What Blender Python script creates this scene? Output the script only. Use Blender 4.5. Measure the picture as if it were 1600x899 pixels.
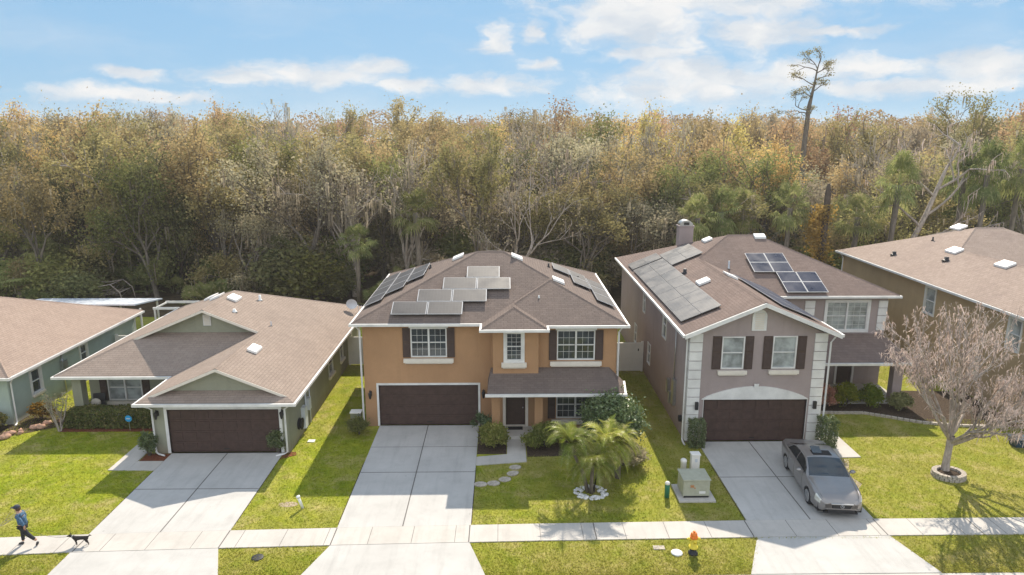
import bpy, math, random
import numpy as np
from mathutils import Vector, Matrix
R = math.radians
rnd = random.Random(7)
nr = np.random.default_rng(11)
for o in list(bpy.data.objects): bpy.data.objects.remove(o)
scene = bpy.context.scene
col = scene.collection

# ------------------------------------------------------------------ camera
CAM_H, FPX = 14.2, 1080.0
PITCH, YAW = math.atan(245/FPX), R(.74)
cd = bpy.data.cameras.new('camera'); cam = bpy.data.objects.new('camera', cd); col.objects.link(cam)
cam.location = (0, 0, CAM_H); cam.rotation_euler = (R(90)-PITCH, 0, -YAW)
cd.sensor_width = 36; cd.lens = 36*FPX/1600; cd.clip_end = 3000; cd.clip_start = .3
scene.camera = cam
# ------------------------------------------------------------------ light
SUN = Vector((1.15, 6.25, 5.36)).normalized()
sl = bpy.data.lights.new('sun', 'SUN'); sl.energy = 3.3; sl.angle = R(.5); sl.color = (1, .90, .76)
so = bpy.data.objects.new('sun', sl); col.objects.link(so)
so.rotation_euler = SUN.to_track_quat('Z', 'Y').to_euler(); so.location = (10, 60, 60)
scene.view_settings.view_transform = 'Standard'; scene.view_settings.look = 'None'
scene.view_settings.exposure = 1.25; scene.view_settings.gamma = 1
world = bpy.data.worlds.new('World'); scene.world = world; world.use_nodes = True

class NT:
    """small node-tree helper"""
    def __init__(s, nt): s.nt = nt; s.n = nt.nodes; s.l = nt.links
    def node(s, t, **kw):
        n = s.n.new(t)
        for k, v in kw.items(): setattr(n, k, v)
        return n
    def put(s, sock, v):
        if isinstance(v, bpy.types.NodeSocket): s.l.new(v, sock)
        elif isinstance(v, (tuple, list)) and len(v) == 3 and sock.type == 'RGBA': sock.default_value = (*v, 1)
        else: sock.default_value = v
    def math(s, op, a, b=None, c=None, clamp=False):
        n = s.node('ShaderNodeMath', operation=op, use_clamp=clamp)
        for i, v in enumerate((a, b, c)):
            if v is not None: s.put(n.inputs[i], v)
        return n.outputs[0]
    def vmath(s, op, a, b=None, out=0):
        n = s.node('ShaderNodeVectorMath', operation=op)
        s.put(n.inputs[0], a)
        if b is not None: s.put(n.inputs[1], b)
        return n.outputs[out]
    def noise(s, vec, scale, detail=4, rough=.55, dist=0, out=0):
        n = s.node('ShaderNodeTexNoise'); s.put(n.inputs['Vector'], vec)
        n.inputs['Scale'].default_value = scale; n.inputs['Detail'].default_value = detail
        n.inputs['Roughness'].default_value = rough; n.inputs['Distortion'].default_value = dist
        return n.outputs[out]
    def rng(s, v, a, b, c=0., d=1., smooth=False):
        n = s.node('ShaderNodeMapRange', interpolation_type='SMOOTHSTEP' if smooth else 'LINEAR')
        s.put(n.inputs[0], v)
        for i, q in enumerate((a, b, c, d)): n.inputs[i+1].default_value = q
        return n.outputs[0]
    def mix(s, f, a, b, mode='MIX'):
        n = s.node('ShaderNodeMix', data_type='RGBA', blend_type=mode)
        s.put(n.inputs[0], f); s.put(n.inputs[6], a); s.put(n.inputs[7], b)
        return n.outputs[2]
    def comb(s, x, y, z):
        n = s.node('ShaderNodeCombineXYZ')
        for i, v in enumerate((x, y, z)): s.put(n.inputs[i], v)
        return n.outputs[0]
    def sep(s, v):
        n = s.node('ShaderNodeSeparateXYZ'); s.put(n.inputs[0], v); return n.outputs

def build_world():
    t = NT(world.node_tree); t.n.clear()
    out = t.node('ShaderNodeOutputWorld')
    sky = t.node('ShaderNodeTexSky', sky_type='NISHITA')
    sky.sun_disc = False; sky.sun_elevation = math.asin(SUN.z); sky.sun_rotation = math.atan2(SUN.x, SUN.y)
    sky.altitude = 0; sky.air_density = 1.0; sky.dust_density = .25; sky.ozone_density = 2.2
    # hazy-bright horizon held back, as the bright sky of the place is softer than the clear-air model's
    den = t.vmath('ADD', t.vmath('MULTIPLY', sky.outputs[0], (1/SKY_K,)*3), (1, 1, 1))
    sc_ = t.vmath('DIVIDE', sky.outputs[0], den)
    sc_ = t.vmath('MULTIPLY', sc_, SKY_T)
    bg = t.node('ShaderNodeBackground'); t.l.new(sc_, bg.inputs[0]); bg.inputs[1].default_value = SKY_S
    tc = t.node('ShaderNodeTexCoord').outputs['Generated']
    x, y, z = t.sep(tc)
    az = t.math('ARCTAN2', x, y); el = t.math('ARCSINE', z)
    p0 = t.comb(az, el, 0)
    wv = t.vmath('SUBTRACT', t.noise(t.vmath('MULTIPLY', p0, (1, 2, 0)), 13, 4, .6, 0, 1), (.5, .5, .5))
    p = t.vmath('ADD', p0, t.vmath('MULTIPLY', wv, (.10, .035, 0)))
    # clouds: centre azimuth, elevation and half sizes, in thousandths of a radian
    C = [(-250, 71, 135, 15), (-172, 86, 48, 13), (-330, 68, 60, 9), (-480, 42, 90, 9), (-470, 68, 38, 8), (-10, 121, 30, 19),
         (-24, 61, 72, 14), (55, 90, 30, 8), (40, 130, 18, 13), (200, 150, 130, 48), (310, 175, 240, 40), (470, 184, 260, 26),
         (335, 122, 60, 26), (290, 72, 170, 20), (235, 52, 130, 24), (440, 78, 190, 15), (590, 72, 80, 19), (-125, 62, 35, 12),
         (200, 102, 75, 10), (-640, 190, 22, 8), (640, 175, 80, 22), (520, 55, 150, 10), (420, 120, 90, 6), (760, 90, 120, 25),
         (-800, 120, 150, 20), (-900, 60, 120, 14), (1000, 130, 200, 30)]
    m = None
    for (a, e, ra, re) in C:
        q = t.vmath('SUBTRACT', p, (a/1000, e/1000, 0))
        q = t.vmath('MULTIPLY', q, (1000/ra, 1000/re, 0))
        L = t.vmath('LENGTH', q, out=1)
        v = t.math('SUBTRACT', 1.0, L)
        m = v if m is None else t.math('MAXIMUM', m, v)
    pn = t.vmath('MULTIPLY', p, (1, 1.9, 0))
    n1 = t.noise(pn, 9, 6, .6); n2 = t.noise(pn, 30, 4, .6)
    k = t.math('ADD', m, t.math('MULTIPLY', t.math('SUBTRACT', n1, .5), 2.6))
    k = t.math('ADD', k, t.math('MULTIPLY', t.math('SUBTRACT', n2, .5), 1.3))
    fac = t.rng(k, -.50, .70, 0, .94, True)
    # thin veil of high cloud over much of the sky
    veil = t.rng(t.noise(t.vmath('MULTIPLY', p, (1, 4, 0)), 4, 5, .55), .48, .8, 0, .3)
    fac = t.math('MAXIMUM', fac, veil)
    shade = t.noise(t.vmath('ADD', pn, (0, .02, 0)), 14, 4, .5)
    cc = t.mix(t.rng(shade, .35, .62), (.70, .77, .85), (1, .985, .97))
    # broken bright cloud added out of view, overhead and behind camera, filling shaded walls
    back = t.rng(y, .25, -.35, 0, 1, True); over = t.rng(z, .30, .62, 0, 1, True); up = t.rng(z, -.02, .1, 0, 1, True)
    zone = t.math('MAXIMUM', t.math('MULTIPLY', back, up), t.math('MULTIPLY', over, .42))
    fill_cloud = t.rng(t.noise(tc, 3.2, 5, .6), .36, .56, 0, .95, True)
    fac = t.math('MAXIMUM', fac, t.math('MULTIPLY', zone, fill_cloud))
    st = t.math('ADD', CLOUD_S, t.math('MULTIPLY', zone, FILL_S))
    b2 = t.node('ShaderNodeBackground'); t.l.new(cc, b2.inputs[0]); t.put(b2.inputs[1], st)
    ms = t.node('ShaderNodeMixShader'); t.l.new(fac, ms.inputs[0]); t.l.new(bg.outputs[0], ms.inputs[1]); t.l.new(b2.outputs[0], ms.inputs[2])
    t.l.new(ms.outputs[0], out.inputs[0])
    world.cycles.sampling_method = 'MANUAL'; world.cycles.sample_map_resolution = 512
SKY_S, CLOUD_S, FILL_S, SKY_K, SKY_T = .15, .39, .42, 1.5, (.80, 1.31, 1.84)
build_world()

# ------------------------------------------------------------------ materials
def newmat(name):
    m = bpy.data.materials.new(name); m.use_nodes = True; m.node_tree.nodes.clear()
    t = NT(m.node_tree); out = t.node('ShaderNodeOutputMaterial'); return m, t, out
def finish(t, out, colr, rough=.8, bump=None, bdist=.01, spec=.3, metal=0, coat=0):
    b = t.node('ShaderNodeBsdfPrincipled')
    t.put(b.inputs['Base Color'], colr); t.put(b.inputs['Roughness'], rough)
    b.inputs['Specular IOR Level'].default_value = spec; b.inputs['Metallic'].default_value = metal
    b.inputs['Coat Weight'].default_value = coat; b.inputs['Coat Roughness'].default_value = .06
    if bump is not None:
        n = t.node('ShaderNodeBump'); n.inputs['Distance'].default_value = bdist; n.inputs['Strength'].default_value = 1
        t.put(n.inputs['Height'], bump); t.l.new(n.outputs[0], b.inputs['Normal'])
    t.l.new(b.outputs[0], out.inputs[0]); return b
def V(c, k): return tuple(min(1, q*k) for q in c)
def M_plain(name, c, rough=.6, var=.12, scale=3, spec=.35, metal=0, coat=0, bump=0):
    m, t, out = newmat(name); p = t.node('ShaderNodeTexCoord').outputs['Object']
    n = t.noise(p, scale, 5, .6)
    cc = t.mix(t.rng(n, .3, .7), V(c, 1-var), V(c, 1+var))
    finish(t, out, cc, rough, t.noise(p, 60, 3) if bump else None, bump, spec, metal, coat); return m
def M_stucco(name, c):
    m, t, out = newmat(name); p = t.node('ShaderNodeNewGeometry').outputs['Position']
    x, y, z = t.sep(p)
    big = t.noise(p, .45, 4, .6); mid = t.noise(p, 3.5, 5, .65); fine = t.noise(p, 26, 3, .7)
    st = t.noise(t.vmath('MULTIPLY', p, (3.2, 3.2, .22)), 1, 4, .6)        # vertical rain streaks
    cc = t.mix(t.rng(big, .35, .65), V(c, .87), V(c, 1.08))
    cc = t.mix(t.rng(mid, .35, .75, 0, .35), cc, V(c, .84))
    cc = t.mix(t.rng(st, .5, .75, 0, .42), cc, V(c, .75))
    cc = t.mix(t.rng(fine, .4, .7, 0, .22), cc, V(c, 1.25))
    low = t.math('MULTIPLY', t.rng(z, .0, .55, 1, 0), t.rng(mid, .3, .65, .15, .75))
    cc = t.mix(low, cc, (.22, .16, .11))                                     # splashed soil near the ground
    finish(t, out, cc, .92, fine, .012, .15); return m
def M_shingle(name, c1, c2, stain=(.09, .075, .07)):
    m, t, out = newmat(name); g = t.node('ShaderNodeNewGeometry'); p = g.outputs['Position']; nn = g.outputs['True Normal']
    x, y, z = t.sep(p); nx, ny, nz = t.sep(nn)
    side = t.math('GREATER_THAN', t.math('ABSOLUTE', nx), t.math('ABSOLUTE', ny))
    u = t.math('ADD', t.math('MULTIPLY', side, y), t.math('MULTIPLY', t.math('SUBTRACT', 1., side), x))
    vec = t.comb(u, t.math('MULTIPLY', z, 2.6), 0)
    br = t.node('ShaderNodeTexBrick'); t.put(br.inputs['Vector'], vec)
    br.inputs['Scale'].default_value = 1; br.inputs['Brick Width'].default_value = .31; br.inputs['Row Height'].default_value = .15
    br.inputs['Mortar Size'].default_value = .008; br.inputs['Mortar Smooth'].default_value = .3; br.offset = .37
    br.inputs['Color1'].default_value = (*c1, 1); br.inputs['Color2'].default_value = (*c2, 1)
    br.inputs['Mortar'].default_value = (*V(c1, .68), 1); br.inputs['Bias'].default_value = 0
    cc = t.mix(t.rng(t.noise(p, 22, 4, .7), .35, .7, 0, .4), br.outputs[0], V(c2, 1.25))
    cc = t.mix(t.rng(t.noise(p, .55, 5, .65), .45, .75, 0, .38), cc, V(stain, 1.15))
    run = t.noise(t.vmath('MULTIPLY', vec, (2.2, .25, 0)), 1, 4, .6)
    cc = t.mix(t.rng(run, .52, .8, 0, .3), cc, stain)
    cc = t.mix(t.rng(t.noise(p, 2.5, 3), .5, .8, 0, .2), cc, V(c2, 1.35))
    h = t.math('ADD', t.math('MULTIPLY', br.outputs[1], -.8), t.noise(p, 40, 2))
    finish(t, out, cc, .93, h, .012, .12); return m
def M_concrete(name, c, joint=False):
    m, t, out = newmat(name); p = t.node('ShaderNodeNewGeometry').outputs['Position']
    cc = t.mix(t.rng(t.noise(p, .6, 5, .6), .3, .7), V(c, .9), V(c, 1.05))
    cc = t.mix(t.rng(t.noise(p, 1.1, 6, .7), .48, .75, 0, .42), cc, V(c, .66))
    cc = t.mix(t.rng(t.noise(t.vmath('MULTIPLY', p, (3, .35, 1)), 1, 5, .65), .5, .75, 0, .42), cc, V(c, .62))  # tyre and water marks
    cc = t.mix(t.rng(t.noise(p, 90, 2, .7), .45, .7, 0, .2), cc, V(c, .8))
    sp = t.noise(p, 5, 2, .5)
    cc = t.mix(t.rng(sp, .74, .78, 0, .5), cc, V(c, .5))
    finish(t, out, cc, .88, t.noise(p, 70, 3), .003, .25); return m
def M_grass(name, blades=False):
    m, t, out = newmat(name); p = t.node('ShaderNodeNewGeometry').outputs['Position']
    big = t.noise(p, .28, 4, .6); mid = t.noise(p, 1.3, 5, .65); fine = t.noise(p, 9, 4, .7)
    g1, g2 = (.185, .235, .012), (.31, .32, .028)
    cc = t.mix(t.rng(mid, .35, .65), g1, g2)
    cc = t.mix(t.rng(big, .47, .66, 0, .65), cc, (.34, .29, .09))             # dry yellowed patches
    x, y, z = t.sep(p)
    rt = t.math('MULTIPLY', t.rng(x, -2, 6), t.rng(mid, .3, .7, .2, .62))
    cc = t.mix(rt, cc, (.27, .235, .07))
    verge = t.math('MULTIPLY', t.rng(y, 23.5, 21.0), t.rng(mid, .3, .7, .05, .55))
    cc = t.mix(verge, cc, (.26, .21, .075))
    cc = t.mix(t.rng(fine, .55, .75, 0, .4), cc, (.06, .075, .012))
    mow = t.math('SINE', t.math('ADD', t.math('MULTIPLY', t.math('ADD', x, t.math('MULTIPLY', big, 1.5)), 5.6), t.math('MULTIPLY', y, 1.1)))
    cc = t.mix(t.rng(mow, -.4, .8, 0, .16), cc, (.12, .15, .012))
    cc = t.mix(t.rng(t.noise(p, .8, 6, .75), .50, .66, 0, .7), cc, (.42, .34, .15))
    cc = t.mix(t.rng(t.noise(p, 3.1, 3, .6), .66, .8, 0, .55), cc, (.34, .27, .14))
    if blades:
        d = t.node('ShaderNodeBsdfDiffuse'); t.put(d.inputs[0], cc)
        tr = t.node('ShaderNodeBsdfTranslucent'); t.put(tr.inputs[0], t.mix(.5, cc, (.52, .55, .08)))
        ms = t.node('ShaderNodeMixShader'); ms.inputs[0].default_value = .6
        t.l.new(d.outputs[0], ms.inputs[1]); t.l.new(tr.outputs[0], ms.inputs[2]); t.l.new(ms.outputs[0], out.inputs[0])
    else: finish(t, out, cc, .95, t.noise(p, 28, 4, .7), .03, .1)
    return m
def M_leaf(name, cols, trans=.4, scale=.8, rand=True, gloss=0.):
    """cols: three colours; clumps by noise, each thing shifted by its own random number"""
    m, t, out = newmat(name); tc = t.node('ShaderNodeTexCoord').outputs['Object']
    oi = t.node('ShaderNodeObjectInfo')
    off = t.vmath('MULTIPLY', t.comb(oi.outputs['Random'], oi.outputs['Random'], 0), (57., 31., 0))
    p = t.vmath('ADD', tc, off)
    n = t.noise(p, scale, 3, .6); f = t.noise(p, 6, 2, .7)
    cc = t.mix(t.rng(n, .38, .62), cols[0], cols[1])
    cc = t.mix(t.rng(f, .5, .68, 0, .8), cc, cols[2])
    if rand:
        hs = t.node('ShaderNodeHueSaturation'); t.put(hs.inputs['Color'], cc)
        t.put(hs.inputs['Value'], t.rng(oi.outputs['Random'], 0, 1, .70, 1.28))
        r2 = t.math('FRACT', t.math('MULTIPLY', oi.outputs['Random'], 37.7))
        t.put(hs.inputs['Hue'], t.rng(r2, 0, 1, .474, .518)); cc = hs.outputs[0]
    d = t.node('ShaderNodeBsdfDiffuse'); t.put(d.inputs[0], cc)
    tr = t.node('ShaderNodeBsdfTranslucent'); t.put(tr.inputs[0], cc)
    ms = t.node('ShaderNodeMixShader'); ms.inputs[0].default_value = trans
    t.l.new(d.outputs[0], ms.inputs[1]); t.l.new(tr.outputs[0], ms.inputs[2]); res = ms.outputs[0]
    if gloss:
        g = t.node('ShaderNodeBsdfGlossy'); g.inputs['Roughness'].default_value = .35; g.inputs[0].default_value = (1, 1, 1, 1)
        m2 = t.node('ShaderNodeMixShader'); m2.inputs[0].default_value = gloss
        t.l.new(res, m2.inputs[1]); t.l.new(g.outputs[0], m2.inputs[2]); res = m2.outputs[0]
    t.l.new(res, out.inputs[0]); return m
def M_bark(name, c):
    m, t, out = newmat(name); p = t.node('ShaderNodeTexCoord').outputs['Object']
    n = t.noise(t.vmath('MULTIPLY', p, (1, 1, .3)), 7, 5, .7)
    cc = t.mix(t.rng(n, .35, .65), V(c, .6), V(c, 1.25))
    finish(t, out, cc, .95, n, .03, .1); return m
def M_solar(name, tint, cells=True, rough=.22):
    m, t, out = newmat(name); p = t.node('ShaderNodeTexCoord').outputs['Object']
    br = t.node('ShaderNodeTexBrick'); t.put(br.inputs['Vector'], p); br.offset = 0
    br.inputs['Scale'].default_value = 1; br.inputs['Brick Width'].default_value = .16; br.inputs['Row Height'].default_value = .16
    br.inputs['Mortar Size'].default_value = .004
    br.inputs['Color1'].default_value = (*tint, 1); br.inputs['Color2'].default_value = (*V(tint, .85), 1); br.inputs['Mortar'].default_value = (*V(tint, 1.9), 1)
    n = t.noise(p, 1.3, 4, .6)
    cc = t.mix(t.rng(n, .4, .75, 0, .45), br.outputs[0], V(tint, 2.2))        # dust
    finish(t, out, cc, t.rng(n, .3, .7, rough, rough+.2), None, 0, .3, 0, .08); return m
def M_glass(name, c, rough=.06, spec=.8):
    m, t, out = newmat(name); p = t.node('ShaderNodeNewGeometry').outputs['Position']
    cc = t.mix(t.rng(t.noise(p, 1.7, 3), .35, .65), V(c, .6), V(c, 1.4))
    finish(t, out, cc, rough, t.noise(p, 1.2, 2), .01, spec, 0, .3); return m

MT = {}
MT['lawn'] = M_grass('lawn'); MT['blade'] = M_grass('blade', True)
MT['floor'] = M_plain('forest litter', (.085, .062, .036), .95, .45, 1.6, .1, bump=.03)
MT['concrete'] = M_concrete('concrete', (.455, .44, .415)); MT['walk'] = M_concrete('walk', (.475, .445, .405))
MT['asphalt'] = M_concrete('asphalt', (.055, .055, .056)); MT['joint'] = M_plain('joint', (.13, .12, .11), .95)
MT['mulch'] = M_plain('mulch', (.17, .06, .032), .95, .6, 25, .1, bump=.03)
MT['soil'] = M_plain('soil', (.07, .05, .035), .95, .5, 12, .1, bump=.03)
MT['stone'] = M_plain('stone', (.42, .37, .31), .9, .3, 9, .2, bump=.02)
MT['whiterock'] = M_plain('white rock', (.72, .71, .70), .85, .15, 20, .2, bump=.02)
MT['redrock'] = M_plain('reddish rock', (.44, .27, .19), .9, .35, 9, .2, bump=.02)
MT['white'] = M_plain('white paint', (.64, .625, .60), .55, .14, 1.5)
MT['cream'] = M_plain('cream trim', (.66, .60, .52), .8, .06, 4)
MT['vinyl'] = M_plain('vinyl', (.70, .67, .62), .45, .05, 2)
MT['vent'] = M_plain('vent metal', (.78, .76, .73), .45, .12, 6)
MT['brown'] = M_plain('brown shutter', (.062, .038, .030), .6, .15, 6)
MT['garage'] = M_plain('garage door brown', (.066, .040, .033), .55, .2, 5, .25)
MT['dark'] = M_plain('black metal', (.02, .02, .022), .45, .2, 5)
MT['black'] = M_plain('black fabric', (.018, .018, .02), .8, .2, 15)
MT['alum'] = M_plain('aluminium', (.55, .58, .62), .35, .12, 1.5, .5)
MT['pvc'] = M_plain('pvc', (.72, .72, .70), .4, .05, 5)
MT['stuccoC'] = M_stucco('ochre stucco', (.40, .232, .125))
MT['stuccoR'] = M_stucco('mauve grey stucco', (.335, .275, .262))
MT['stuccoL'] = M_stucco('sage stucco', (.29, .29, .22))
MT['stucco0'] = M_stucco('pale blue green stucco', (.36, .42, .37))
MT['stucco4'] = M_stucco('tan stucco', (.40, .29, .17))
MT['roofC'] = M_shingle('shingle brown', (.145, .112, .097), (.18, .14, .12))
MT['roofR'] = M_shingle('shingle mauve brown', (.165, .12, .102), (.205, .152, .13))
MT['roofL'] = M_shingle('shingle tan', (.255, .20, .165), (.295, .235, .195), (.17, .135, .115))
MT['roof4'] = M_shingle('shingle grey tan', (.28, .215, .175), (.34, .265, .22), (.2, .15, .13))
MT['roof0'] = M_shingle('shingle rose tan', (.28, .21, .17), (.32, .245, .20), (.2, .15, .125))
MT['pane'] = M_glass('window glass', (.035, .045, .05))
MT['blind'] = M_glass('window glass over blinds', (.30, .32, .31), .1, .6)
MT['solarC'] = M_solar('solar grey', (.045, .043, .045), True, .42)
MT['solarR'] = M_solar('solar blue', (.022, .025, .045), True, .25)
MT['dullalum'] = M_plain('panel frame', (.42, .42, .43), .4); MT['solarG'] = M_solar('solar brown grey', (.065, .062, .062), True, .36); MT['darkalum'] = M_plain('dull frame', (.17, .165, .165), .4)
MT['steel'] = M_plain('steel', (.45, .45, .45), .3, .1, 5, .5, .8)
MT['green_box'] = M_plain('utility green', (.36, .36, .28), .6, .12, 4)
MT['green_post'] = M_plain('marker green', (.03, .17, .11), .5, .1, 4)
MT['orange'] = M_plain('orange paint', (.78, .20, .03), .5, .12, 12)
MT['yellow'] = M_plain('yellow green paint', (.72, .56, .05), .5, .15, 12)
MT['blue_sign'] = M_plain('blue sign', (.02, .30, .60), .4, .05, 3)
MT['bark'] = M_bark('bark grey', (.17, .145, .12)); MT['barkdark'] = M_bark('bark dark', (.09, .07, .055))
MT['barkpale'] = M_bark('bark pale', (.40, .34, .29)); MT['palmtrunk'] = M_bark('palm trunk', (.19, .16, .13))
MT['moss'] = M_leaf('spanish moss', ((.27, .235, .165), (.36, .31, .22), (.44, .38, .28)), .4)
MT['mosspink'] = M_leaf('pinkish moss', ((.46, .36, .30), (.62, .50, .43), (.74, .63, .54)), .35, 1.2)
L = {}
L['olive'] = M_leaf('leaf olive', ((.28, .235, .10), (.38, .315, .14), (.46, .38, .18)))
L['tan'] = M_leaf('leaf tan', ((.43, .32, .155), (.54, .41, .20), (.61, .475, .25)))
L['gold'] = M_leaf('leaf gold', ((.50, .38, .13), (.60, .46, .17), (.44, .36, .15)))
L['green'] = M_leaf('leaf green', ((.19, .205, .065), (.28, .285, .10), (.37, .35, .14)))
L['dark'] = M_leaf('leaf dark', ((.12, .13, .055), (.20, .205, .085), (.28, .26, .12)), .3)
L['grey'] = M_leaf('leaf grey green', ((.31, .275, .175), (.40, .35, .225), (.48, .415, .28)))
L['rust'] = M_leaf('leaf rust', ((.40, .22, .13), (.48, .29, .17), (.44, .34, .19)))
L['vine'] = M_leaf('leaf yellow vine', ((.50, .36, .06), (.44, .33, .09), (.26, .24, .09)), .5)
L['palm'] = M_leaf('palm leaf', ((.15, .18, .06), (.24, .265, .09), (.44, .40, .2)), .35, 1.2, True, .0)
L['date'] = M_leaf('date palm leaf', ((.20, .26, .03), (.36, .38, .07), (.55, .50, .24)), .45, 1.6, True, .015)
L['hedge'] = M_leaf('hedge leaf', ((.14, .17, .05), (.23, .25, .08), (.46, .36, .16)), .35, 2.0)
L['hedge2'] = M_leaf('hedge yellow leaf', ((.13, .16, .04), (.22, .235, .06), (.36, .34, .12)), .4, 2.0)
L['bush'] = M_leaf('bush leaf', ((.07, .11, .04), (.12, .17, .06), (.25, .28, .13)), .25, 1.8, True, .04)
L['croton'] = M_leaf('croton leaf', ((.27, .13, .03), (.35, .2, .04), (.08, .09, .02)), .4, 2.2)
L['lime'] = M_leaf('bright shrub leaf', ((.12, .16, .015), (.2, .23, .025), (.3, .3, .05)), .45, 1.6)

# ------------------------------------------------------------------ mesh helpers
ORG = {}
def org(o):
    while o is not None and o.name not in ORG: o = o.parent
    return ORG[o.name] if o is not None else Vector((0, 0, 0))
def tag(o, label=None, cat=None, group=None, kind=None):
    if label: o['label'] = label
    if cat: o['category'] = cat
    if group: o['group'] = group
    if kind: o['kind'] = kind
    return o
def thing(name, label, cat, loc=(0, 0, 0), rz=0, group=None):
    o = bpy.data.objects.new(name, None); col.objects.link(o); o.location = loc; o.rotation_euler = (0, 0, rz)
    o.empty_display_size = .3
    tag(o, label, cat, group); return o
def world_thing(name, label, cat, loc, group=None):
    """thing whose parts are written in world coordinates"""
    o = thing(name, label, cat, loc, 0, group); ORG[o.name] = Vector(loc); return o
class MB:
    def __init__(s, M=None): s.v = []; s.f = []; s.M = M; s.sm = []
    def add(s, vs, fs, smooth=False):
        b = len(s.v)
        if s.M is not None: vs = [tuple(s.M @ Vector(q)) for q in vs]
        s.v += [tuple(q) for q in vs]; s.f += [tuple(b+i for i in f) for f in fs]; s.sm += [smooth]*len(fs); return s
    def box(s, x0, x1, y0, y1, z0, z1):
        return s.add([(x, y, z) for z in (z0, z1) for y in (y0, y1) for x in (x0, x1)],
                     [(0, 2, 3, 1), (4, 5, 7, 6), (0, 1, 5, 4), (2, 6, 7, 3), (0, 4, 6, 2), (1, 3, 7, 5)])
    def poly(s, pts): return s.add(pts, [tuple(range(len(pts)))])
    def prism(s, pts, d):
        n = len(pts); d = Vector(d); top = [tuple(Vector(p)+d) for p in pts]
        return s.add(list(pts)+top, [tuple(range(n))[::-1], tuple(range(n, 2*n))]+[(i, (i+1) % n, n+(i+1) % n, n+i) for i in range(n)])
    def tube(s, path, rad, seg=8, cap=True, smooth=True):
        P = [Vector(p) for p in path]; n = len(P); vs = []; fs = []
        if not hasattr(rad, '__len__'): rad = [rad]*n
        up = Vector((0, 0, 1))
        for i in range(n):
            d = (P[min(i+1, n-1)]-P[max(i-1, 0)]).normalized()
            a = d.cross(up if abs(d.z) < .95 else Vector((1, 0, 0))).normalized(); b = d.cross(a)
            for k in range(seg):
                t = 2*math.pi*k/seg; vs.append(P[i]+(a*math.cos(t)+b*math.sin(t))*rad[i])
        for i in range(n-1):
            for k in range(seg):
                fs.append((i*seg+k, i*seg+(k+1) % seg, (i+1)*seg+(k+1) % seg, (i+1)*seg+k))
        if cap: fs += [tuple(range(seg))[::-1], tuple(range((n-1)*seg, n*seg))]
        return s.add([tuple(v) for v in vs], fs, smooth)
    def lathe(s, prof, c=(0, 0, 0), seg=20, smooth=True):
        vs = []; fs = []; n = len(prof)
        for r, z in prof:
            for k in range(seg):
                t = 2*math.pi*k/seg; vs.append((c[0]+r*math.cos(t), c[1]+r*math.sin(t), c[2]+z))
        for i in range(n-1):
            for k in range(seg): fs.append((i*seg+k, i*seg+(k+1) % seg, (i+1)*seg+(k+1) % seg, (i+1)*seg+k))
        fs += [tuple(range(seg))[::-1], tuple(range((n-1)*seg, n*seg))]
        return s.add(vs, fs, smooth)
    def ball(s, c, r, seg=10, jit=0):
        if not hasattr(r, '__len__'): r = (r, r, r)
        vs = []; fs = []; m = max(4, seg//2+1)
        for i in range(m+1):
            a = math.pi*i/m
            for k in range(seg):
                t = 2*math.pi*k/seg; j = 1+rnd.uniform(-jit, jit)
                vs.append((c[0]+r[0]*math.sin(a)*math.cos(t)*j, c[1]+r[1]*math.sin(a)*math.sin(t)*j, c[2]+r[2]*math.cos(a)*j))
        for i in range(m):
            for k in range(seg): fs.append((i*seg+k, (i+1)*seg+k, (i+1)*seg+(k+1) % seg, i*seg+(k+1) % seg))
        return s.add(vs, fs, True)
    def build(s, name, mat, parent=None, bevel=0, label=None):
        me = bpy.data.meshes.new(name); O = org(parent)
        me.from_pydata([(x-O.x, y-O.y, z-O.z) for x, y, z in s.v] if O.length else s.v, [], s.f)
        me.polygons.foreach_set('use_smooth', s.sm); me.materials.append(mat); me.update()
        o = bpy.data.objects.new(name, me); col.objects.link(o)
        if parent is not None: o.parent = parent
        if bevel:
            b = o.modifiers.new('bevel', 'BEVEL'); b.width = bevel; b.segments = 2; b.limit_method = 'ANGLE'
        if label: o['label'] = label
        return o
def quads(name, V4, mat, parent=None):
    """V4: (n,4,3) array of quads -> one mesh"""
    n = len(V4); O = org(parent)
    me = bpy.data.meshes.new(name)
    me.vertices.add(n*4); me.vertices.foreach_set('co', (V4.reshape(-1, 3)-np.array(O)).astype(np.float32).ravel())
    me.loops.add(n*4); me.loops.foreach_set('vertex_index', np.arange(n*4, dtype=np.int32))
    me.polygons.add(n); me.polygons.foreach_set('loop_start', np.arange(0, n*4, 4, dtype=np.int32))
    try: me.polygons.foreach_set('loop_total', np.full(n, 4, dtype=np.int32))
    except Exception: pass
    me.materials.append(mat); me.update(calc_edges=True); me.validate()
    o = bpy.data.objects.new(name, me); col.objects.link(o)
    if parent is not None: o.parent = parent
    return o
def leafquads(P, size, asp=.55, droop=0, seed=None):
    """P (n,3) -> leaf-shaped rhombic quads of random direction"""
    g = nr if seed is None else np.random.default_rng(seed)
    n = len(P); a = g.normal(size=(n, 3)); a[:, 2] = a[:, 2]*.7-droop; a /= np.linalg.norm(a, axis=1)[:, None]
    b = np.cross(a, g.normal(size=(n, 3))); b /= np.linalg.norm(b, axis=1)[:, None]
    s = (size*g.uniform(.6, 1.35, n))[:, None]
    return np.stack([P-a*s*.5, P+b*s*asp*.5, P+a*s*.5, P-b*s*asp*.5], 1)
def copy_tree(o, parent=None):
    c = o.copy(); col.objects.link(c)
    if parent is not None: c.parent = parent
    for ch in list(o.children): copy_tree(ch, c)
    return c
def struct(name, mb, mat, label=None):
    o = mb.build(name, mat); o['kind'] = 'structure'
    if label: o['label'] = label
    return o

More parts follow.
